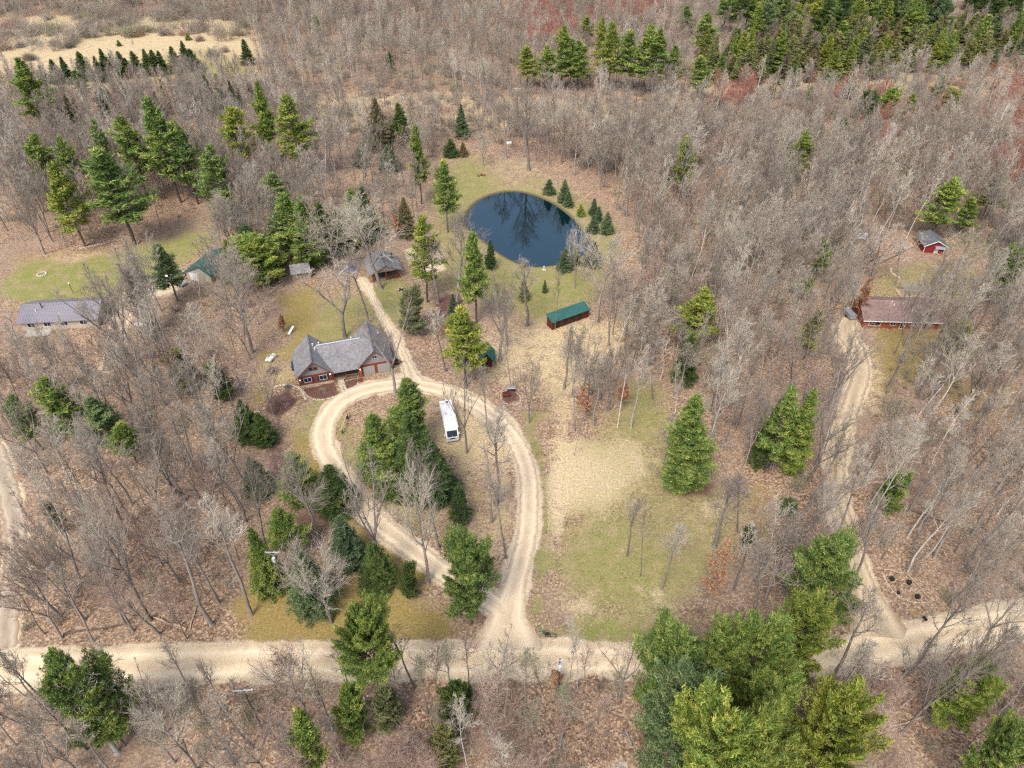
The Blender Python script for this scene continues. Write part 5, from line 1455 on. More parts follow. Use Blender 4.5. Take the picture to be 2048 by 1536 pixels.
K = dict(
 shingle=shingle_mat("grey_shingles", (.20, .195, .20)), shingle_b=shingle_mat("brown_red_shingles", (.21, .145, .13)), shingle_d=shingle_mat("dark_shingles", (.12, .125, .135)),
 metal_p=flat("purplish_metal_roof", (.25, .235, .265), (.20, .187, .21), .6, .45, 0, .2, (.2, 4, 1)),
 teal=flat("teal_metal_roof", (.045, .15, .135), (.035, .11, .10), .7, .45, 0, .2), green_r=flat("green_metal_roof", (.03, .19, .14), (.02, .13, .10), .7, .5, 0, .2),
 logs=flat("stained_logs", (.25, .065, .035), (.13, .035, .022), 1.2, .7, .4, 0, (.4, .4, 6)), redwood=flat("dark_red_boards", (.12, .026, .016), (.065, .018, .012), 2, .8, .3, 0, (5, 5, .4)),
 siding=flat("grey_siding", (.30, .27, .27), (.24, .215, .215), 1, .8, .2, 0, (.2, .2, 7)), trim=plain("brown_trim", (.16, .07, .05)), white=plain("white_paint", (.78, .77, .75), .5),
 glass=plain("dark_window_glass", (.02, .028, .04), .12), frame=plain("pale_window_frame", (.5, .54, .62)), shutter=plain("blue_black_shutter", (.035, .04, .07)),
 door_g=plain("grey_garage_door", (.33, .32, .30)), dark=plain("dark_shade_and_soil", (.03, .022, .018), .9), deck=flat("deck_boards", (.27, .19, .13), (.17, .12, .08), 2, .8, .3, 0, (.5, 6, 1)),  # near-black paints the shade of recesses; also soil, ashes and a door
 stone=flat("pale_stone", (.60, .53, .42), (.36, .30, .23), 2.2, .9, .4), rust=plain("rust_red_steel", (.15, .035, .025)), black=plain("black_rubber", (.02, .02, .022), .7),
 chrome=plain("grey_steel", (.45, .47, .5), .35, .6), tan=flat("tan_wall", (.48, .43, .35), (.40, .35, .28), 1, .8), brick=flat("orange_red_brick", (.36, .105, .045), (.22, .06, .03), 6, .85, .3),
 barn=flat("barn_red", (.22, .022, .03), (.19, .015, .02), 1.5, .7, .2, 0, (5, 5, .4)), plank=flat("weathered_planks", (.33, .27, .215), (.20, .16, .13), 2, .9, .4, 0, (5, 5, .3)),
 tarp=flat("blue_tarp", (.01, .13, .62), (.008, .08, .42), 2.4, .45, .5), wood=flat("light_wood", (.55, .43, .28), (.38, .28, .18), 2, .8, .3), log_l=flat("debarked_log", (.50, .40, .29), (.33, .25, .18), 3, .9, .3),
 log_d=flat("dark_log", (.16, .12, .10), (.08, .06, .05), 3, .9, .3), grey_w=flat("grey_weathered_pole", (.32, .29, .26), (.2, .18, .16), 2, .9), lamp=plain("warm_lamp_glass", (.9, .7, .4), .4, 0, ((1, .72, .38), 6)),
 grey_p=plain("pale_grey_paint", (.5, .52, .55)), blue_p=plain("deep_blue_plastic", (.02, .05, .22)), green_p=plain("green_plastic", (.02, .16, .09)), greymetal=flat("grey_metal_sheet", (.34, .35, .40), (.27, .28, .32), 1, .5, 0, .3, (.3, 5, 1)),
 concrete=flat("concrete", (.47, .43, .37), (.38, .35, .30), 1.5, .9), grass_dead=flat("brown_shrub_twigs", (.30, .22, .19), (.2, .15, .13), 3))

def P2(px, py, z=0): return G(px, py, z)
def box(name, m, parent, *b, **kw): return MB().box(*b).build(name, K[m], parent, **kw)

def window(parent, x0, x1, z0, z1, y, name="window", panes=2, shutters=False, axis='x', frame='frame', out=-1):
    """window in a wall at y (front faces -y when out=-1); axis 'y' for a wall at x"""
    def bb(a0, a1, b0, b1, c0, c1):
        return (a0, a1, b0, b1, c0, c1) if axis == 'x' else (b0, b1, a0, a1, c0, c1)
    d = .07 * out
    wdw = MB()
    t = .09
    lo, hi = sorted((y, y + d))
    for q in ((x0 - t, x1 + t, z0 - t, z0), (x0 - t, x1 + t, z1, z1 + t), (x0 - t, x0, z0, z1), (x1, x1 + t, z0, z1)):
        wdw.box(*bb(q[0], q[1], lo, hi, q[2], q[3]))
    for k in range(1, panes):
        xm = x0 + (x1 - x0) * k / panes
        wdw.box(*bb(xm - .03, xm + .03, lo, hi, z0, z1))
    f = wdw.build(name, K[frame], parent)
    lo2, hi2 = sorted((y + d * .1, y + d * .45))
    for k in range(panes):
        a = x0 + (x1 - x0) * k / panes; b_ = x0 + (x1 - x0) * (k + 1) / panes
        MB().box(*bb(a + .035, b_ - .035, lo2, hi2, z0 + .005, z1 - .005)).build("pane", K['glass'], f)
    if shutters:
        for a, b_ in ((x0 - .5, x0 - .11), (x1 + .11, x1 + .5)):
            MB().box(*bb(a, b_, lo, hi, z0 - .05, z1 + .05)).build("shutter", K['shutter'], parent)
    return f

# -- main house
O = G(600, 775)
H = thing("log_house", "grey roofed log house with two gabled wings and a porch at the drive", "house", (O[0], O[1], 0), R(17))
wl = MB()
wl.prism([(0, 0), (7.2, 0), (7.2, 2.9), (3.6, 6.4), (0, 2.9)], 0, 9.3)
wl.prism([(13.3, 0), (20.3, 0), (20.3, 2.9), (16.8, 6.4), (13.3, 2.9)], .12, 10.6)
wl.box(7.2, 13.3, 2.1, 10, 0, 2.75)
wl.build("wall", K['logs'], H)
for x0, x1, y0 in ((0, 7.2, 0), (13.3, 20.3, .12)):
    c = (x0 + x1) / 2
    MB().prism([(x0 + .05, 2.9), (x1 - .05, 2.9), (c, 6.3)], y0 - .05, y0 - .004).build("gable_siding", K['siding'], H)
rf = MB()
def gable(mb, x0, x1, y0, y1, zr, ze, t=.16):
    c = (x0 + x1) / 2
    mb.slab((x0, y0, ze), (c, y0, zr), (c, y1, zr), (x0, y1, ze), t)
    mb.slab((c, y0, zr), (x1, y0, ze), (x1, y1, ze), (c, y1, zr), t)
gable(rf, -.55, 7.75, -.75, 9.8, 6.75, 2.75)
gable(rf, 12.75, 20.85, -.6, 11.1, 6.75, 2.75)
rfo = rf.build("roof", K['shingle'], H)
mr = MB()
mr.slab((7.3, -.8, 2.82), (13.3, -.8, 2.82), (16.0, 5.9, 6.05), (4.5, 5.9, 6.05), .15)
mr.slab((4.5, 5.9, 6.05), (16.0, 5.9, 6.05), (14, 11, 3.0), (6, 11, 3.0), .15)
mr.build("porch_roof", K['shingle'], H)
cap = MB()
cap.box(3.45, 3.75, -.75, 9.8, 6.74, 6.84); cap.box(16.65, 16.95, -.6, 11.1, 6.74, 6.84)
cap.build("ridge_cap", K['shingle_d'], rfo)
box("ridge_vent", 'grey_p', H, 5.0, 14.6, 5.75, 6.05, 6.06, 6.16)
for x0, x1, y0 in ((-.55, 7.75, -.8), (12.75, 20.85, -.65)):
    c = (x0 + x1) / 2; f = MB()
    f.slab((x0, y0, 2.78), (c, y0, 6.78), (c, y0 + .045, 6.78), (x0, y0 + .045, 2.78), .26)
    f.slab((c, y0, 6.78), (x1, y0, 2.78), (x1, y0 + .045, 2.78), (c, y0 + .045, 6.78), .26)
    f.build("fascia", K['trim'], H)
window(H, 1.2, 2.7, 1.1, 2.2, -.0, shutters=True); window(H, 4.5, 6.0, 1.1, 2.2, -.0, shutters=True)
window(H, 2.75, 3.4, 4.1, 4.7, -.055, panes=1, frame='trim'); window(H, 3.7, 4.35, 4.1, 4.7, -.055, panes=1, frame='trim')
window(H, 16.3, 17.3, 4.2, 4.9, .065, panes=2)
for x0, x1 in ((13.9, 16.5), (17.1, 19.8)):
    g = box("garage_door", 'door_g', H, x0, x1, .03, .115, 0.03, 2.3)
    for k in range(4): box("door_panel", 'door_g', g, x0 + .05, x1 - .05, -.005, .028, .06 + k * .56, .56 + k * .56)
box("foundation", 'concrete', H, -.06, 7.26, -.03, 0.0, 0, .35)
box("porch_shade_sheet", 'dark', H, 7.3, 13.2, 2.05, 2.095, .4, 2.7)  # dark sheet over the back wall, the porch's shade put into its colour
box("entry_door", 'rust', H, 8.4, 9.4, 1.98, 2.045, .42, 2.45)
window(H, 10.6, 12.2, 1.2, 2.2, 2.05, frame='trim')
box("porch_floor", 'deck', H, 7.22, 13.28, -.35, 2.04, .25, .4)
for x in (7.45, 10.1, 12.9): box("porch_post", 'trim', H, x - .1, x + .1, -.3, -.1, .4, 2.75)
rl = MB(); rl.box(10.2, 12.8, -.24, -.16, 1.15, 1.23)
for k in range(12): rl.box(10.3 + k * .22, 10.34 + k * .22, -.22, -.18, .4, 1.15)
rl.build("railing", K['deck'], H)
box("column", 'brick', H, 13.0, 13.6, -.45, .1, 0, 2.6)
for k in range(3): box("step", 'stone', H, 8.2, 9.5, -.65 - .35 * k, -.36 - .35 * k, 0, .32 - .09 * k)
for x, z in ((.35, 2.0), (6.85, 2.2), (13.3, 2.3)):
    MB().ball((x, -.12 if x < 13 else -.55, z), .09, .09, .12).build("wall_lamp", K['lamp'], H)
v = MB()
for x, y, z, hh in ((4.3, 6.0, 6.0, .9), (4.6, 4.6, 5.7, 1.0), (5.6, 6.9, 5.2, 1.2), (12.7, 6.6, 5.6, .8), (18.9, 8.2, 4.7, .6)):
    q = MB().tube((x, y, z - .3), (x, y, z + hh * .6), .1); q.tube((x, y, z + hh * .6), (x, y, z + hh * .75), .16); q.build("vent_pipe", K['white'], H)

# things around the house
def rocks(name, line, label, n, rr, seed, kind="stuff", mat='stone', **kw):
    rg = random.Random(seed); mb = MB()
    L = spline(gp(line), .2)
    for k in range(n):
        x, y = L[int((k + rg.random() * .6) / n * (len(L) - 1))]
        s = rr * rg.uniform(.6, 1.3)
        mb.ball((x + rg.uniform(-.08, .08), y + rg.uniform(-.08, .08), s * .25), s, s * rg.uniform(.7, 1), s * .55, 6, 4, .2, rg)
    return mb.build(name, K[mat], None, kind=kind, label=label, category="stones")
rocks("stone_edging", [(606, 780), (615, 793), (635, 800), (660, 796), (678, 789), (684, 782)], "curved pale stone edging of the red mulch bed before the house", 46, .17, 1)
rocks("stone_edging", [(695, 788), (708, 780), (715, 768), (722, 757)], "short stone edging right of the front steps", 22, .17, 2)
rocks("stone_edging", [(1001, 790), (1006, 803), (1022, 810), (1038, 806), (1041, 796), (1032, 785)], "ring of pale stones around the bench bed", 34, .15, 3)
rocks("stone_edging", [(1768, 1150), (1775, 1168), (1795, 1190), (1825, 1204), (1857, 1206)], "white stone edging of the triangular bed by the road", 52, .13, 4)
rocks("garden_rocks", [(1782, 538), (1783, 546), (1790, 551), (1800, 558)], "white and dark garden rocks behind the ranch house", 16, .35, 5)
rocks("stone_edging", [(540, 778), (572, 770), (600, 778), (612, 800)], "irregular flagstones left of the log house", 40, .35, 6)
rocks("stone_edging", [(1090, 925), (1096, 970), (1097, 1040), (1092, 1130)], "thin pebble line along the east side of the drive", 90, .07, 7)
# walk of flat stones: each a piece
wk = MB().tube((0, 0, 0), (0, 0, .06), .01, None, 5)
rg = random.Random(3)
hr = R(17)
walk = thing("stone_walk", "pale flagstone walk leading from the drive to the porch steps", "stone path", (O[0], O[1], 0), R(17))
for k in range(16):
    x = 8.85 + rg.uniform(-.1, .1) + (k % 2 - .5) * .75 + (k // 2) * .08; y = -1.75 - (k // 2) * .52
    nn = 6; s = rg.uniform(.3, .42)
    pr = [(x + s * rg.uniform(.8, 1.1) * math.cos(2 * PI * i / nn), y + s * .7 * rg.uniform(.8, 1.1) * math.sin(2 * PI * i / nn)) for i in range(nn)]
    mb = MB().add([(a, b, .0) for a, b in pr] + [(a, b, .09) for a, b in pr], [tuple(range(nn, 2 * nn))] + [(i, (i + 1) % nn, nn + (i + 1) % nn, nn + i) for i in range(nn)])
    mb.build("stone", K['stone'], walk)

def shrub(px, py, r_, label, mat='tw_grey', n=90, h=None, group=None):
    rg_ = np.random.RandomState(int(px * 7 + py)); h = h or r_ * 1.1
    x, y = G(px, py); S = []
    for k in range(n):
        d = nrm(rg_.randn(3) * np.array([1, 1, .6]) + np.array([0, 0, .7])); L = r_ * rg_.uniform(.6, 1.05)
        p = np.zeros(3); q = p + d * L * np.array([1, 1, h / r_]) * .55
        S.append((*p, *q, .02, .014))
        for j in range(4):
            S.append((*q, *(q + nrm(d + rg_.randn(3) * .5) * L * .5), .013, .007))
    V, F = seg_mesh(S, 3)
    return link("shrub", mesh_np("shrub", V, F, [M[mat]]), None, (x, y, 0), label=label, category="shrub", group=group)
shrub(645, 785, 1.2, "round leafless shrub in the red mulch bed under the house windows", 'tw_pink', 120)
shrub(560, 812, 2.6, "wide leafless shrub mound beside the flagstones", 'tw_pink', 260)
shrub(577, 775, 1.2, "leafless shrub left of the house corner", 'tw_grey')
shrub(915, 1040, 1.3, "pinkish flowering shrub at the foot of the small spruce", 'tw_pink', 140)
shrub(545, 745, 2.0, "low grey shrub near the propane tanks", 'tw_grey', 150)
shrub(925, 1110, 2.0, "large pink budded shrub behind the airy pine", 'tw_pink', 220, 3.2)
shrub(720, 762, .9, "russet shrub beside the porch railing", 'leaf_rust', 130)
shrub(1400, 30 + 1195, 1.2, "brown shrub at the lower end of the east lawn", 'tw_pink')
for (px, py) in ((430, 25), (410, 62), (400, 82), (440, 70), (330, 70), (290, 62), (250, 50), (210, 62), (175, 48), (140, 95), (110, 90), (60, 120), (40, 95), (320, 42), (230, 30), (70, 60), (15, 70), (450, 104), (425, 112)):
    shrub(px, py, rg.uniform(3, 5), "rounded leafless thicket in the hayfield scrub", rg.choice(['tw_grey', 'tw_pink', 'tw_olive']), 420, 3.6, "rounded thickets in the hayfield scrub")

# rust leaved saplings
def sapling(px, py, ty, w_, label):
    x, y = G(px, py); h = hgt(ty, py); rg_ = np.random.RandomState(int(px))
    t = thing("oak_sapling", label, "young tree", (x, y, 0))
    T, C = bare(int(px), h=h, r0=.07, fork=.15, Rr=w_ / h / 2, limbs=14, nb=4, ntw=3, ntt=0, up=.4, tw=.014)
    V, F = seg_mesh(T, 5); link("trunk", mesh_np("sapling_trunk", V, F, [M['bark']]), t)
    C = np.array(C); mid = (C[:, :3] + C[:, 3:6]) / 2
    mid = np.vstack([mid, C[:, 3:6]]); k = rg_.choice(len(mid), min(len(mid), 900), replace=False); mid = mid[k]
    V1, F1 = tufts(mid, rg_.randn(len(mid), 3), .3, 4, rg_, .38)
    V2, F2 = seg_mesh(C, 3)
    link("crown", mesh_np("sapling_leaves", V1, F1, [M['leaf_rust']]), t)
    link("twigs", mesh_np("sapling_twigs", V2, F2, [M['tw_grey']]), t)
sapling(1168, 845, 778, 4.5, "rust leaved young oak at the foot of the dry grass clump")
sapling(1243, 822, 765, 3.2, "narrow orange leaved sapling behind the grey white trunks")
sapling(1404, 1215, 1092, 5.5, "tall rust leaved sapling at the low end of the east lawn")
sapling(568, 665, 635, 2.4, "small rust leaved sapling on the lawn left of the house")
sapling(800, 480, 430, 4, "rust leaved young tree behind the pavilion")
sapling(1712, 640, 560, 5, "russet leaved beech thicket by the grey garden shed")
sapling(1725, 555, 500, 6, "wide russet leaved beech below the small grey shed")
sapling(1112, 1378, 1345, 3, "orange leaved sapling at the foot of the south utility pole")

# -- motorhome
a = np.array(P2(890, 800, 3.2)); bq = np.array(P2(904, 861, 3.2)); c_ = (a + bq) / 2; d_ = bq - a
MH = thing("motorhome", "long white motorhome parked beside the loop evergreens", "motorhome", (c_[0], c_[1], 0), math.atan2(d_[1], d_[0]) + PI / 2)
L_, W_ = 9.2, 2.5
bd = MB()
prof = [(-L_ / 2 - .1, .75), (-L_ / 2 - .1, 1.35), (-L_ / 2 + .75, 2.75), (-L_ / 2 + 1.1, 3.15), (L_ / 2, 3.15), (L_ / 2, .55), (-L_ / 2 + .4, .55)]
bd.prismx(prof, -W_ / 2, W_ / 2); bd.build("body", K['white'], MH)
box("roof_panel", 'white', MH, -W_ / 2 + .08, W_ / 2 - .08, -L_ / 2 + 1.25, L_ / 2 - .1, 3.152, 3.2)
ws = MB().slab((-1.0, -L_ / 2 - .05, 1.47), (1.0, -L_ / 2 - .05, 1.47), (1.0, -L_ / 2 + .62, 2.55), (-1.0, -L_ / 2 + .62, 2.55), .03)
for v_ in range(len(ws.v)): ws.v[v_] = (ws.v[v_][0], ws.v[v_][1] - .04, ws.v[v_][2] + .03)
ws.build("windshield", K['glass'], MH)
box("wiper_column", 'white', MH, -.05, .05, -L_ / 2 - .14, -L_ / 2 - .07, 1.4, 1.75)
box("bumper", 'grey_p', MH, -1.22, 1.22, -L_ / 2 - .32, -L_ / 2 - .11, .5, .85)
box("grille", 'black', MH, -.6, .6, -L_ / 2 - .15, -L_ / 2 - .105, .9, 1.15)
for x in (-.95, .95): box("headlight", 'chrome', MH, x - .16, x + .16, -L_ / 2 - .16, -L_ / 2 - .105, .95, 1.15)
for x in (-1.25, 1.25):
    s = 1 if x > 0 else -1
    box("mirror", 'white', MH, *sorted((x + s * .02, x + s * .3)), -L_ / 2 + .3, -L_ / 2 + .42, 1.6, 2.1)
    for y_ in (-3.2, 2.6):
        MB().tube((x - s * .28, y_, .48), (x + s * .02, y_, .48), .48, None, 14).build("wheel", K['black'], MH)
    window(MH, -2.6, -1.6, 1.7, 2.4, x, axis='y', panes=1, frame='grey_p', out=s)
    window(MH, -.6, .9, 1.7, 2.4, x, axis='y', panes=2, frame='grey_p', out=s)
    window(MH, 2.2, 3.2, 1.7, 2.4, x, axis='y', panes=1, frame='grey_p', out=s)
MB().tube((1.36, -3.6, 2.85), (1.36, 2.4, 2.85), .11).build("awning_roll", K['white'], MH)
box("side_stripe", 'grey_p', MH, -W_ / 2 - .012, -W_ / 2 - .002, -3.8, 4.4, 1.1, 1.3)
for y_ in (-1.5, 2.0):
    MB().prismx([(y_ - .5, 3.2), (y_ - .4, 3.48), (y_ + .4, 3.48), (y_ + .5, 3.2)], -.38, .38).build("air_conditioner", K['white'], MH)
for x, y_, k_ in ((.3, 3.9, 'black'), (-.5, .4, 'grey_p'), (.55, -.2, 'grey_p'), (.5, 3.0, 'grey_p')): box("roof_vent", k_, MH, x - .2, x + .2, y_ - .2, y_ + .2, 3.2, 3.34)

# -- long red shed with mono pitch green roof
a = np.array(P2(1104, 660)); bq = np.array(P2(1177, 634)); d_ = bq - a; Ls = float(np.linalg.norm(d_))
S1 = thing("long_shed", "long dark red shed with a green metal roof in the dry grass", "shed", (a[0], a[1], 0), math.atan2(d_[1], d_[0]))
MB().prismx([(0, 0), (2.3, 0), (2.3, 3.0), (0, 2.3)], 0, Ls).build("wall", K['redwood'], S1)
MB().slab((-.25, -.35, 2.33), (Ls + .25, -.35, 2.33), (Ls + .25, 2.6, 3.18), (-.25, 2.6, 3.18), .1).build("roof", K['teal'], S1)
for x in (1.2, 3.3, 5.4, 7.5): box("opening_shade", 'dark', S1, x, x + 1.3, -.02, -.003, .1, 1.9)  # dark panels on the wall, shade of the open bays put into their colour
for x in (.05, 2.9, 5.0, 7.1): box("post", 'redwood', S1, x, x + .15, -.1, -.022, 0, 2.3)
for x in (1.0, 3.0, 5.0, 7.0): box("roof_rib", 'green_r', S1, 0, .01, 0, .01, 0, .01) if False else None

# -- grey plank shed
a = np.array(P2(586, 562)); bq = np.array(P2(623, 556)); d_ = bq - a; Ls = float(np.linalg.norm(d_))
S2 = thing("plank_shed", "grey plank shed with shingled roof and a double door beside dark evergreens", "shed", (a[0], a[1], 0), math.atan2(d_[1], d_[0]))
MB().prismx([(0, 0), (3.6, 0), (3.6, 2.3), (2.3, 3.5), (0, 2.2)], 0, Ls).build("wall", K['plank'], S2)
rf = MB(); rf.slab((-.2, -.35, 2.05), (Ls + .2, -.35, 2.05), (Ls + .2, 2.3, 3.6), (-.2, 2.3, 3.6), .1); rf.slab((-.2, 2.3, 3.6), (Ls + .2, 2.3, 3.6), (Ls + .2, 3.9, 2.2), (-.2, 3.9, 2.2), .1)
r0_ = rf.build("roof", K['shingle'], S2)
for x in (1.7, 2.55): box("door", 'plank', S2, x, x + .8, -.05, -.004, .05, 1.8)
for x in (1.6, 2.5, 3.37): box("door_trim", 'trim', S2, x, x + .08, -.07, -.003, .05, 1.9)
LT = thing("wood_crate", "dark slatted bin standing left of the plank shed", "bin", (*P2(566, 560), 0), R(15))
for k in range(5): box("slat", 'plank', LT, -.9 + k * .4, -.6 + k * .4, -.85, -.8, 0, 1.3)
box("side", 'plank', LT, -.95, -.9, -.85, .8, 0, 1.3); box("side", 'plank', LT, 1.0, 1.05, -.85, .8, 0, 1.3); box("back", 'plank', LT, -.9, 1.0, .75, .8, 0, 1.3); box("floor", 'dark', LT, -.88, .98, -.79, .74, .02, .9)

# -- tarp
rg_ = np.random.RandomState(4); x, y = P2(702, 537)
n1, n2 = 12, 8; V = []
for i in range(n1):
    for j in range(n2):
        u_, v_ = i / (n1 - 1), j / (n2 - 1)
        e = min(u_, 1 - u_) * 2; e2 = min(v_, 1 - v_) * 2
        V.append((-1.5 + 3.0 * u_ + rg_.randn() * .04, -1.2 + 2.4 * v_ + rg_.randn() * .04, .04 + min(1, e * 2.5) * min(1, e2 * 2.5) * (.65 + rg_.randn() * .08)))
tp = MB().add(V, [(i * n2 + j, (i + 1) * n2 + j, (i + 1) * n2 + j + 1, i * n2 + j + 1) for i in range(n1 - 1) for j in range(n2 - 1)])
tp.build("blue_tarp", K['tarp'], None, loc=(x, y, 0), rz=R(12), label="bright blue tarp draped over a low heap", category="tarp")
TB = thing("garden_toy", "small white and orange object at the corner of the blue tarp", "garden toy", (*P2(690, 538), 0))
box("seat", 'white', TB, -.35, .35, -.25, .25, .2, .45); MB().ball((0, 0, .75), .25, .25, .25).build("top", K['wood'], TB)

# -- pavilion
O2 = P2(748, 566)
PV = thing("pavilion", "open sided pavilion with a wide grey gabled roof and dark red posts", "pavilion", (O2[0], O2[1], 0), R(20))
rf = MB(); gable(rf, -.9, 8.0, -.3, 8.6, 4.7, 2.5); ro = rf.build("roof", K['shingle'], PV)
MB().slab((-1.0, 5.4, 2.48), (3.5, 5.4, 4.6), (3.5, 9.4, 4.3), (-1.0, 8.8, 2.4), .1)
MB().box(3.42, 3.68, -.3, 8.6, 4.69, 4.78).build("ridge_cap", K['shingle_d'], ro)
for x in (0, 3.5, 7.1):
    for y_ in (.3, 4.2, 8.1): box("post", 'logs', PV, x - .13, x + .13, y_ - .13, y_ + .13, 0, 2.75 if x != 3.5 else 4.4)
box("wall", 'logs', PV, .1, 7.0, 4.3, 4.5, 0, 2.6); box("floor", 'deck', PV, -.1, 7.2, .1, 8.2, .01, .14)
MB().prism([(-.4, 2.72), (7.5, 2.72), (3.55, 4.55)], .05, .12).build("gable_boards", K['plank'], PV)
box("table", 'green_p', PV, 1.6, 3.2, 1.4, 2.2, .75, .82)
for x in (1.7, 3.05): box("table_leg", 'green_p', PV, x, x + .07, 1.75, 1.85, .14, .75)
for k in range(3): box("railing_board", 'redwood', PV, 4.0, 7.0, .24, .3, .3 + k * .3, .5 + k * .3)
MB().box(6.2, 6.65, 5.6, 6.05, 3.0, 4.6).build("chimney", K['black'], PV)
fr = thing("fire_ring", "dark fire ring of stones on the grass below the pavilion", "fire pit", (*P2(803, 580), 0))
for k in range(12):
    t_ = 2 * PI * k / 12; MB().ball((.75 * math.cos(t_), .75 * math.sin(t_), .1), .22, .2, .17, 6, 4).build("stone", K['log_d' if k % 3 else 'stone'], fr)
MB().tube((0, 0, .01), (0, 0, .05), .6, None, 12).build("ashes", K['dark'], fr)

# -- small green roofed hut
O3 = P2(962, 738)
HU = thing("garden_hut", "small hut with a steep green roof under the light green pine", "hut", (O3[0], O3[1], 0), R(2))
rf = MB(); gable(rf, -.5, 3.3, -.5, 4.2, 4.6, 2.0); rf.build("roof", K['green_r'], HU)
MB().prism([(.1, 0), (2.7, 0), (2.7, 2.2), (1.4, 3.9), (.1, 2.2)], .7, 3.8).build("wall", K['redwood'], HU)
for x in (0, 2.65): box("post", 'wood', HU, x, x + .14, -.2, -.06, 0, 2.2)
box("door", 'dark', HU, 1.0, 1.8, .66, .695, 0, 1.9)

# -- bench bed
BN = thing("red_bench", "rust red bench like glider in the stone ringed bed", "bench", (*P2(1013, 793), 0), R(15))
box("seat", 'rust', BN, -.8, .8, -.3, .3, .42, .5)
for k in range(4): box("slat", 'rust', BN, -.8, .8, .32, .37, .55 + k * .17, .67 + k * .17)
for x in (-.8, .72): box("leg", 'rust', BN, x, x + .08, -.3, .37, 0, .42)
for x in (-.85, .77): box("armrest", 'rust', BN, x, x + .08, -.3, .32, .72, .78)
CR = thing("fire_wood_cart", "dark low cart with a grey lid behind the red bench", "cart", (*P2(1022, 781), 0), R(5))
box("body", 'shutter', CR, -.85, .85, -.4, .4, .3, .8); MB().prismx([(-.45, .8), (.45, .8), (.3, 1.0), (-.3, 1.0)], -.9, .9).build("lid", K['greymetal'], CR)
for x in (-.6, .6):
    for y_ in (-.42, .36): MB().tube((x, y_, .22), (x, y_ + .06, .22), .22, None, 10).build("wheel", K['black'], CR)

# -- rail with hanging board by the drive
A_ = np.array(P2(685, 868)); B_ = np.array(P2(696, 835)); d_ = B_ - A_; Lr = float(np.linalg.norm(d_))
RL = thing("hitching_rail", "pale log rail on two dark posts at the drive", "rail", (A_[0], A_[1], 0), math.atan2(d_[1], d_[0]))
MB().tube((-.2, 0, 1.25), (Lr + .2, 0, 1.25), .15, .12).build("rail", K['wood'], RL)
for x in (.1, Lr - .3): box("post", 'log_d', RL, x - .14, x + .14, -.14, .14, 0, 1.2)
box("hanging_board", 'log_d', RL, Lr - 1.2, Lr - .4, -.03, .03, .35, 1.0)

# -- propane tanks
def tank(px, py, L, r_, rz, label, grp=None):
    t = thing("propane_tank", label, "gas tank", (*P2(px, py), 0), rz, grp)
    mb = MB(); pr = [(-L / 2, .02), (-L / 2 + .12, r_ * .6), (-L / 2 + .35, r_), (L / 2 - .35, r_), (L / 2 - .12, r_ * .6), (L / 2, .02)]
    for (x0, ra), (x1, rb) in zip(pr, pr[1:]): mb.tube((x0, 0, r_ + .2), (x1, 0, r_ + .2), ra, rb, 14)
    mb.build("tank_shell", K['white'], t)
    MB().tube((0, 0, 2 * r_ + .15), (0, 0, 2 * r_ + .4), .2).build("dome", K['grey_p'], t)
    for x in (-L / 4, L / 4): box("foot", 'concrete', t, x - .1, x + .1, -r_ * .7, r_ * .7, 0, .28)
tank(545, 720, 2.8, .5, R(72), "larger white propane tank left of the log house")
tank(536, 722, 1.6, .32, R(74), "smaller white propane tank beside the larger one")
tank(284, 654, 3.2, .5, R(4), "white propane tank near the neighbour's drive")

# -- bins, trailer, swing frames
BB = thing("wheeled_bin", "blue wheeled bin against the west wall of the log house", "bin", (*P2(587, 740), 0), R(17))
box("body", 'blue_p', BB, -.3, .3, -.35, .35, .08, 1.0); box("lid", 'blue_p', BB, -.33, .33, -.38, .38, 1.0, 1.07)
BB = thing("wheeled_bin", "green wheeled bin behind the blue one at the log house", "bin", (*P2(586, 731), 0), R(17))
box("body", 'green_p', BB, -.3, .3, -.35, .35, .08, 1.0); box("lid", 'green_p', BB, -.33, .33, -.38, .38, 1.0, 1.07)
TR = thing("log_splitter", "dark machine parked at the east corner of the garage", "machine", (*P2(796, 727), 0), R(15))
box("body", 'log_d', TR, -.9, .7, -.4, .4, .4, .8); box("engine", 'black', TR, -.5, .1, -.3, .3, .8, 1.2); MB().tube((.7, 0, .5), (1.7, 0, .35), .05).build("tow_bar", K['black'], TR)
for y_ in (-.5, .42): MB().tube((-.2, y_, .32), (-.2, y_ + .1, .32), .32, None, 12).build("wheel", K['black'], TR)
for px, py, rz, lb in ((490, 754, 20, "white square pipe frame in the west wood"), (486, 772, -15, "white fallen pipe frame below the square one"), (512, 834, 40, "white corner frame beside the dark spruces")):
    W2 = thing("pipe_frame", lb, "frame", (*P2(px, py), 0), R(rz)); f = 1.0
    for p0, p1 in (((-f, -f, .5), (f, -f, .5)), ((f, -f, .5), (f, f, .5)), ((f, f, .5), (-f, f, .5)), ((-f, -f, .5), (-f, f * .2, .5)), ((-f, -f, 0), (-f, -f, .5)), ((f, f, 0), (f, f, .5)), ((f, -f, 0), (f, -f, .5))):
        MB().tube(p0, p1, .05, None, 6).build("pipe", K['white'], W2)
SW = thing("garden_slide", "white slide on the mulch left of the house", "slide", (*P2(583, 665), 0), R(-25))
MB().slab((-.3, -1.0, .2), (.3, -1.0, .2), (.3, 1.0, 1.3), (-.3, 1.0, 1.3), .06).build("slide", K['white'], SW)
for x in (-.3, .24): box("leg", 'white', SW, x, x + .06, .9, .96, 0, 1.2)
rocks("wood_heap", [(488, 958), (505, 962), (520, 975), (512, 990), (495, 985)], "grey heap of brush and stones in the west wood", 120, .5, 12, mat='greymetal')

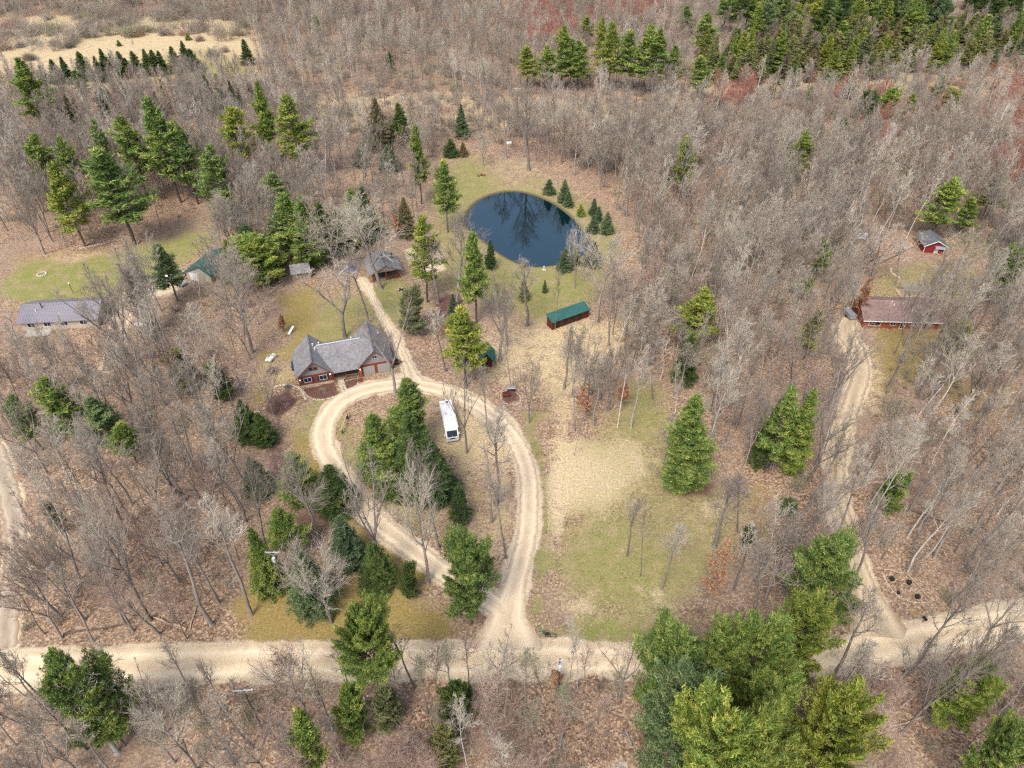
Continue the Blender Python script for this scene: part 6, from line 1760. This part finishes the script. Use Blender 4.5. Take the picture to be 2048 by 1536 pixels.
# -- mailbox stand
A_ = P2(1086, 1272)
MBX = thing("mailbox_stand", "green mailbox on a black pipe frame at the driveway mouth", "mailbox", (A_[0], A_[1], 0), R(-4))
MB().prism([(-.16, 1.0), (.16, 1.0), (.16, 1.18), (.1, 1.3), (-.1, 1.3), (-.16, 1.18)], -.28, .28).build("box", K['green_p'], MBX)
box("post", 'wood', MBX, -.06, .06, -.06, .06, 0, 1.0)
for p0, p1 in (((.1, -.1, .9), (2.0, -.1, .9)), ((.3, -.1, 0), (.3, -.1, .9)), ((2.0, -.1, 0), (2.0, -.1, .95)), ((.3, -.1, .1), (2.0, -.1, .1)), ((1.1, -.1, .1), (1.1, -.1, .9))):
    MB().tube(p0, p1, .04, None, 6).build("pipe", K['black'], MBX)
box("paper_box", 'black', MBX, .35, .95, -.3, .1, .72, .98)

# -- triangular bed by the road
for px, py, lb in ((1783, 1160, "black planter at the upper corner of the triangular bed"), (1817, 1167, "black planter near the log edge of the triangular bed"), (1834, 1195, "black planter at the lower corner of the triangular bed"), (1796, 1187, "small black planter on the stone edging of the triangular bed")):
    pt = thing("planter", lb, "planter", (*P2(px, py), 0)); s = .8 if "small" in lb else 1.2
    MB().tube((0, 0, 0), (0, 0, .4 * s), .26 * s, .36 * s, 12).build("pot", K['black'], pt); MB().tube((0, 0, .4 * s), (0, 0, .41 * s), .3 * s, None, 12).build("soil", K['dark'], pt)
SG = thing("garden_statue", "small pale statue between the planters of the triangular bed", "statue", (*P2(1820, 1181), 0))
MB().tube((0, 0, 0), (0, 0, .4), .2, .12, 8).build("base", K['stone'], SG); MB().ball((0, 0, .62), .17, .14, .26).build("figure", K['stone'], SG)
MBX = thing("mailbox", "black mailbox on a post at the east drive mouth", "mailbox", (*P2(1845, 1245), 0), R(10))
box("post", 'grey_w', MBX, -.06, .06, -.06, .06, 0, 1.0); MB().prism([(-.2, 1.0), (.2, 1.0), (.2, 1.22), (.12, 1.36), (-.12, 1.36), (-.2, 1.22)], -.35, .35).build("box", K['black'], MBX)

# -- fallen logs
def fallen(px0, py0, px1, py1, r_, mat, label, group=None):
    a = np.array(P2(px0, py0)); b_ = np.array(P2(px1, py1)); L = float(np.linalg.norm(b_ - a)); rg_ = random.Random(px0)
    mb = MB(); p = (0, 0, r_); n = 5
    for k in range(n):
        q = (L * (k + 1) / n, rg_.uniform(-.15, .15), r_ + rg_.uniform(0, .25)); mb.tube(p, q, r_ * (1 - .6 * k / n), r_ * (1 - .6 * (k + 1) / n), 7); p = q
    for k in range(5):
        x = L * rg_.uniform(.3, .95); s = rg_.choice((-1, 1)); mb.tube((x, 0, r_), (x + rg_.uniform(.3, 1.2), s * rg_.uniform(.5, 1.6), r_ + rg_.uniform(.1, .9)), r_ * .3, r_ * .1, 5)
    mb.build("fallen_log", K[mat], None, loc=(a[0], a[1], 0), rz=math.atan2(b_[1] - a[1], b_[0] - a[0]), label=label, category="log", group=group)
for q in ((128, 1270, 270, 1247, .2, 'log_d', "long dark fallen trunk near the grey west drive"), (373, 1260, 290, 1231, .2, 'log_l', "long pale barkless log above the road"),
          (285, 1264, 322, 1249, .09, 'log_l', "thin pale branch left of the long barkless log"), (380, 1262, 402, 1190, .12, 'log_l', "pale log pointing upslope beside the leaning trunk"),
          (362, 1252, 388, 1226, .1, 'log_l', "short pale log right of the barkless log"), (358, 1256, 310, 1236, .1, 'log_l', "second pale branch under the barkless log"),
          (1893, 868, 1936, 897, .16, 'log_d', "dark log in the upper part of the east wood"), (1962, 914, 2012, 946, .16, 'log_d', "dark log near the right edge of the east wood"),
          (1824, 1022, 1895, 1048, .16, 'log_d', "dark log behind the small bright evergreen"), (1767, 1140, 1813, 1149, .14, 'log_l', "pale log along the top of the triangular bed"),
          (1815, 1149, 1858, 1200, .13, 'log_l', "pale log forming the right edge of the triangular bed"), (1770, 1098, 1797, 1120, .1, 'log_l', "thin log above the triangular bed"),
          (1390, 456, 1430, 472, .18, 'log_l', "pale fallen trunk in the wood east of the pond"), (1474, 592, 1530, 604, .2, 'log_l', "fallen trunk beside the wood north of the yellow green pine"),
          (1450, 606, 1500, 598, .15, 'log_d', "dark fallen trunk crossing a pale one"), (1452, 636, 1500, 668, .15, 'log_d', "dark log right of the bright yellow green pine"),
          (1300, 425, 1345, 440, .1, 'log_d', "thin dark branch on the leafy floor east of the pond"), (1150, 893, 1173, 904, .06, 'log_l', "short pale stick on the east lawn")):
    fallen(*q)
fallen(1262, 1494, 1250, 1460, .2, 'grey_w', "grey broken trunk on the floor south of the road")

rf_ = np.random.RandomState(77); nl = 0
for k in range(400):
    if nl >= 46: break
    px, py = rf_.uniform(0, 2048), rf_.uniform(380, 1500)
    q = np.array([P2(px, py)])
    if any(sdist(q, c)[0] > -3 for c in CLEAR) or min(ldist(q, l[::4])[0] for l, _ in ROADS) < 4: continue
    a_ = rf_.uniform(0, 6.28); L_l = rf_.uniform(3, 8); q2 = q[0] + L_l * np.array([math.cos(a_), math.sin(a_) * .6])
    qx, qy = to_px(*q2); pale_ = rf_.rand() < .45
    rg_n = region(px, py)
    fallen(px, py, qx, qy, rf_.uniform(.08, .17), 'log_l' if pale_ else 'log_d', "%s fallen log %s" % ("pale" if pale_ else "dark", rg_n), "%s fallen logs %s" % ("pale" if pale_ else "dark", rg_n)); nl += 1
# -- utility poles
def pole(px, py, z, label, arm=2.4, rz=0, trans=True, guy=False):
    x, y = G(px, py, z)
    t = thing("utility_pole", label, "utility pole", (x, y, 0), rz)
    MB().tube((0, 0, -.3), (0, 0, z), .17, .11, 8).build("pole", K['log_d'], t)
    if arm:
        box("crossarm", 'grey_p', t, -arm / 2, arm / 2, -.16, -.05, z - .25, z - .12)
        for x_ in (-arm / 2 + .1, 0.35, arm / 2 - .1): MB().tube((x_, -.1, z - .12), (x_, -.1, z + .12), .05, None, 6).build("insulator", K['white'], t)
        for s in (-1, 1): MB().tube((0, -.1, z - .95), (s * .8, -.1, z - .25), .03, None, 5).build("brace", K['grey_p'], t)
    if trans:
        MB().tube((.05, -.38, z - 2.1), (.05, -.38, z - 1.2), .27, None, 12).build("transformer", K['grey_p'], t)
    return (x, y, z)
pa = pole(544, 1102, 11, "utility pole with crossarm and transformer rising from evergreens", 2.2)
pb = pole(485, 1378, 11, "utility pole with a double crossarm south of the road", 2.6, R(4), False)
pc = pole(1120, 1318, 11, "utility pole with a light topped transformer south of the road", .8)
pdd = pole(1786, 131, 13, "power line pole in the marsh strip at the top right", 3.0, 0, False)
def wire(p, q, sag, label, r_=.02, grp=None):
    p = np.array(p, float); q = np.array(q, float); mb = MB(); prev = p
    for k in range(1, 13):
        t_ = k / 12; c = p + (q - p) * t_; c[2] -= sag * 4 * t_ * (1 - t_); mb.tube(prev, c, r_, None, 4); prev = c
    mb.build("overhead_wire", K['grey_w'], None, label=label, category="wire", group=grp)
for dx in (-1, 1): wire((pa[0] + dx * 1.0, pa[1] - .1, 10.9), (pb[0] + dx * 1.1, pb[1] - .1, 10.95), .8, "pale wire hanging from the crossarm across the road", .015, "wires across the road")
wire((pb[0], pb[1] - .1, 10.9), (pb[0] - 48, pb[1] + 1.5, 10.9), 1.2, "thin wire running west from the double crossarm pole", .015)
wire((pb[0], pb[1] - .1, 10.9), (pc[0], pc[1] - .1, 10.9), 1.0, "thin wire between the two poles south of the road", .015)
pe = (*G(1035, 178, 13), 13); pf = (*G(2250, 70, 13), 13); pg = (*G(200, 178, 13), 13)
for o_ in (-.9, .9):
    wire((pdd[0] + o_, pdd[1], 12.9), (pe[0], pe[1] + o_, 12.9), 3.0, "distant power line wire over the marsh strip", .018, "distant power line wires")
    wire((pdd[0] + o_, pdd[1], 12.9), (pf[0], pf[1] + o_, 12.9), 3.0, "distant power line wire over the marsh strip", .018, "distant power line wires")
wire((pe[0], pe[1], 12.9), (pg[0], pg[1], 12.9), 3.0, "distant power line wire running west over the grey wood", .015)
pole(1035, 176, 13, "distant white topped power line pole behind the pond wood", 2.4, 0, False)

# -- ranch house right
A_ = P2(1725, 655)
RH = thing("ranch_house", "brick ranch house with a brown red shingle roof among bare trees", "house", (A_[0], A_[1], 0), R(-3))
Lh, Dh = 17.5, 9.6
MB().prismx([(0, 0), (Dh, 0), (Dh, 2.6), (Dh / 2, 4.6), (0, 2.6)], 0, Lh).build("wall", K['brick'], RH)
rf = MB(); rf.slab((-.7, -.7, 2.45), (Lh + .7, -.7, 2.45), (Lh + .7, Dh / 2, 4.95), (-.7, Dh / 2, 4.95), .18); rf.slab((-.7, Dh / 2, 4.95), (Lh + .7, Dh / 2, 4.95), (Lh + .7, Dh + .7, 2.45), (-.7, Dh + .7, 2.45), .18)
ro = rf.build("roof", K['shingle_b'], RH)
box("fascia", 'white', RH, -.75, Lh + .75, -.78, -.705, 2.25, 2.46)
box("gable_trim", 'white', RH, -.78, -.705, Dh * .5 - .1, Dh * .5 + 2.4, 3.9, 4.1)
for x0, x1, z0 in ((1.2, 3.8, .7), (6.2, 7.4, 1.0), (8.6, 9.6, .1), (11.2, 12.6, 1.0), (14.2, 15.8, 1.0)): window(RH, x0, x1, z0, 2.1, -.0, panes=2, frame='white')
for x, y_ in ((2, 7.5), (7.2, 3.4), (9.5, 4.0), (11.3, 2.1), (6.9, 4.2)):
    z = 2.45 + 2.5 * (min(y_, Dh - y_) + .7) / (Dh / 2 + .7); MB().tube((x, y_, z - .2), (x, y_, z + .5), .1, None, 8).build("vent_pipe", K['white'], ro)
WS = thing("wood_deck", "grey slatted arbor and deck behind the ranch house", "arbor", (*P2(1805, 598), 0), R(-2))
for k in range(10): box("slat", 'grey_w', WS, 0, 6.8, .2 + k * .42, .38 + k * .42, 2.3, 2.38)
for x in (.2, 3.3, 6.4):
    box("beam", 'grey_w', WS, x, x + .15, 0, 4.4, 2.12, 2.29)
    for y_ in (.1, 4.1): box("post", 'grey_w', WS, x, x + .15, y_, y_ + .15, 0, 2.11)
box("deck_floor", 'wood', WS, -.3, 7, -2.2, 4.6, .02, .2)
CV = thing("utility_trailer", "grey covered trailer at the west gable of the ranch house", "trailer", (*P2(1698, 634), 0), R(8))
box("body", 'greymetal', CV, -.8, .8, -1.6, 1.6, .4, 1.5); box("front_cap", 'white', CV, -.75, .75, 1.61, 2.0, .5, 1.4); MB().tube((0, 1.9, .45), (0, 2.9, .4), .05).build("tow_bar", K['black'], CV)
for x in (-.92, .82): MB().tube((x, 0, .35), (x + .1, 0, .35), .35, None, 12).build("wheel", K['black'], CV)

# -- small red barn
A_ = P2(1845, 505)
RB = thing("red_barn", "small red barn with white trim and a white door", "barn", (A_[0], A_[1], 0), R(-6))
MB().prism([(0, 0), (5.6, 0), (5.6, 2.2), (2.8, 3.6), (0, 2.2)], 0, 6).build("wall", K['barn'], RB)
rf = MB(); gable(rf, -.5, 6.1, -.5, 6.5, 3.95, 2.2); rf.build("roof", K['shingle_d'], RB)
f = MB(); f.slab((-.5, -.58, 2.22), (2.8, -.58, 3.98), (2.8, -.51, 3.98), (-.5, -.51, 2.22), .22); f.slab((2.8, -.58, 3.98), (6.1, -.58, 2.22), (6.1, -.51, 2.22), (2.8, -.51, 3.98), .22); f.build("fascia", K['white'], RB)
for x in (0, 5.45): box("corner_trim", 'white', RB, x, x + .15, -.05, -.003, 0, 2.15)
box("door", 'white', RB, 2.9, 3.9, -.06, -.003, .05, 1.6); box("side_door", 'barn', RB, 4.1, 5.1, -.06, -.003, .05, 1.6)
MB().slab((2.7, -1.0, 1.75), (5.3, -1.0, 1.75), (5.3, -.0, 2.2), (2.7, -.0, 2.2), .08).build("door_canopy", K['greymetal'], RB)

# -- small grey shed
A_ = P2(1708, 488)
GS = thing("metal_shed", "small grey metal shed with a pale ridge in the east wood", "shed", (A_[0], A_[1], 0), R(-4))
MB().prismx([(0, 0), (3, 0), (3, 1.7), (2.4, 2.6), (.6, 2.6), (0, 1.7)], 0, 3.3).build("wall", K['plank'], GS)
rf = MB(); rf.slab((-.15, -.15, 1.7), (3.45, -.15, 1.7), (3.45, .9, 2.75), (-.15, .9, 2.75), .07); rf.slab((-.15, .9, 2.75), (3.45, .9, 2.75), (3.45, 3.1, 1.8), (-.15, 3.1, 1.8), .07); rf.build("roof", K['greymetal'], GS)
box("ridge_cap", 'white', GS, -.1, 3.4, .8, 1.5, 2.76, 2.82)

# -- neighbour house left
A_ = P2(48, 662)
NH = thing("metal_roofed_house", "low house with a purplish metal roof at the left edge", "house", (A_[0], A_[1], 0), R(6))
Lh, Dh = 17.5, 9.0
MB().prismx([(0, 0), (Dh, 0), (Dh, 2.6), (Dh / 2, 4.3), (0, 2.6)], 0, Lh).build("wall", K['tan'], NH)
rf = MB(); rf.slab((-.6, -.6, 2.5), (Lh + .6, -.6, 2.5), (Lh + .6, Dh / 2, 4.7), (-.6, Dh / 2, 4.7), .15); rf.slab((-.6, Dh / 2, 4.7), (Lh + .6, Dh / 2, 4.7), (Lh + .6, Dh + .6, 2.5), (-.6, Dh + .6, 2.5), .15)
ro = rf.build("roof", K['metal_p'], NH)
rb_ = MB()
for k in range(30): rb_.slab((-.4 + k * .62, -.6, 2.53), (-.36 + k * .62, -.6, 2.53), (-.36 + k * .62, Dh / 2, 4.73), (-.4 + k * .62, Dh / 2, 4.73), .03)
rb_.build("roof_rib", K['metal_p'], ro)
MB().tube((4.6, 3.3, 3.8), (4.6, 3.3, 5.6), .12, None, 8).build("chimney_pipe", K['black'], NH); MB().tube((3.4, 2.4, 3.4), (3.4, 2.4, 4.3), .13, None, 8).build("vent_pipe", K['white'], NH)
for x0 in (1.5, 5.2, 9.0, 13.5): window(NH, x0, x0 + 1.6, 1.0, 2.1, -.0, panes=2, frame='white')
box("porch_slab", 'concrete', NH, 1.0, 6.5, -2.6, -.05, 0, .12)
# -- teal barn
A_ = P2(376, 558)
TBn = thing("teal_roofed_barn", "barn with a teal metal roof between evergreens and the neighbour lawn", "barn", (A_[0], A_[1], 0), R(-16))
MB().prism([(0, 0), (7.4, 0), (7.4, 2.4), (4.6, 4.4), (0, 2.4)], 0, 10).build("wall", K['tan'], TBn)
rf = MB(); rf.slab((-.4, -.4, 2.3), (4.6, -.4, 4.6), (4.6, 10.4, 4.6), (-.4, 10.4, 2.3), .12); rf.slab((4.6, -.4, 4.6), (7.8, -.4, 2.3), (7.8, 10.4, 2.3), (4.6, 10.4, 4.6), .12); rf.build("roof", K['teal'], TBn)
box("barn_door", 'white', TBn, 1.0, 3.6, -.06, -.003, 0, 2.2)

# -- cars
def car(px, py, rz, paint, label, s=1.0):
    t = thing("parked_car", label, "car", (*P2(px, py), 0), rz)
    W, L = 1.85, 4.6 * s
    MB().prismx([(-L / 2, .35), (-L / 2, .75), (-L / 2 + .15, .9), (-L / 2 + 1.1, 1.0), (L / 2 - .6, 1.02), (L / 2, .9), (L / 2, .35)], -W / 2, W / 2).build("body", K[paint], t)
    MB().add([(-W / 2 + .08, -L / 2 + 1.1, 1.0), (W / 2 - .08, -L / 2 + 1.1, 1.0), (W / 2 - .08, L / 2 - .55, 1.02), (-W / 2 + .08, L / 2 - .55, 1.02),
              (-W / 2 + .25, -L / 2 + 1.8, 1.5), (W / 2 - .25, -L / 2 + 1.8, 1.5), (W / 2 - .25, L / 2 - 1.1, 1.5), (-W / 2 + .25, L / 2 - 1.1, 1.5)],
             [(4, 5, 6, 7), (0, 1, 5, 4), (1, 2, 6, 5), (2, 3, 7, 6), (3, 0, 4, 7)]).build("window", K['glass'], t)
    box("roof", paint, t, -W / 2 + .22, W / 2 - .22, -L / 2 + 1.78, L / 2 - 1.08, 1.503, 1.55)
    for x in (-W / 2 - .02, W / 2 - .2):
        for y_ in (-L / 2 + .85, L / 2 - .85): MB().tube((x, y_, .34), (x + .22, y_, .34), .34, None, 12).build("wheel", K['black'], t)
    for x in (-.65, .65): box("headlight", 'chrome', t, x - .18, x + .18, -L / 2 - .03, -L / 2 - .002, .6, .75)
car(352, 553, R(-70), 'white', "white car nearest the teal barn")
car(338, 562, R(-75), 'white', "white car half hidden by the blue green pine")
car(358, 568, R(60), 'grey_p', "pale car parked lowest beside the blue green pine")
car(284, 612, R(6), 'greymetal', "dark grey car on the neighbour's gravel drive", 1.0)
MW = thing("riding_mower", "small red machine beside the cars by the teal barn", "machine", (*P2(342, 541), 0), R(80))
box("body", 'rust', MW, -.45, .45, -.8, .8, .3, .75); box("seat", 'black', MW, -.25, .25, .1, .6, .76, 1.05)
for x in (-.55, .45):
    for y_ in (-.5, .5): MB().tube((x, y_, .25), (x + .1, y_, .25), .25, None, 10).build("wheel", K['black'], MW)

# -- neighbour lawn: fire ring, flag pole, boulders
fr = thing("stone_ring", "pale stone fire ring on the neighbour's bright lawn", "fire pit", (*P2(84, 549), 0))
for k in range(14):
    t_ = 2 * PI * k / 14; MB().ball((1.1 * math.cos(t_), 1.1 * math.sin(t_), .12), .3, .26, .22, 6, 4).build("stone", K['stone'], fr)
rocks("boulders", [(160, 497), (185, 492), (207, 488), (215, 485)], "line of pale boulders at the neighbour's wood edge", 22, .3, 13)
YL = thing("yard_light", "slim lamp post behind the neighbour house", "lamp post", (*P2(147, 587), 0)); MB().tube((0, 0, 0), (0, 0, 3), .06).build("pole", K['black'], YL); MB().ball((0, 0, 3.1), .22, .22, .2).build("lamp_shade", K['white'], YL)

# -- around the pond
DK = thing("dock_post", "white swan shaped post at the south shore of the pond", "garden ornament", (*P2(1088, 540), 0))
MB().tube((0, 0, 0), (0, 0, .8), .16, .12).build("pole", K['white'], DK); MB().ball((0, 0, .95), .22, .22, .28).build("top", K['white'], DK); box("base", 'stone', DK, -.5, .5, -.4, .4, 0, .1)
WT = thing("white_tank", "white drum with a dark pipe on the rim north of the pond", "tank", (*P2(1018, 290), 0), R(10))
mb = MB().tube((-.9, 0, .7), (.9, 0, .7), .6, None, 12); mb.build("drum", K['white'], WT); MB().tube((0, 0, 1.2), (0, 0, 2.0), .1).build("pipe", K['black'], WT)
for x in (-.6, .6): box("foot", 'grey_p', WT, x - .1, x + .1, -.45, .45, 0, .22)
for i, (px, py, w3) in enumerate(((957, 353, "left"), (963, 351, "middle"), (969, 352, "right"))):
    x, y = P2(px, py); st = MB().tube((0, 0, 0), (0, 0, .5), .42, .38, 9)
    st.build("tree_stump", K['rust' if i == 1 else 'log_d'], None, loc=(x, y, 0), label="%s stump of three reddish stumps on the pond lawn" % w3, category="stump")
print("done")
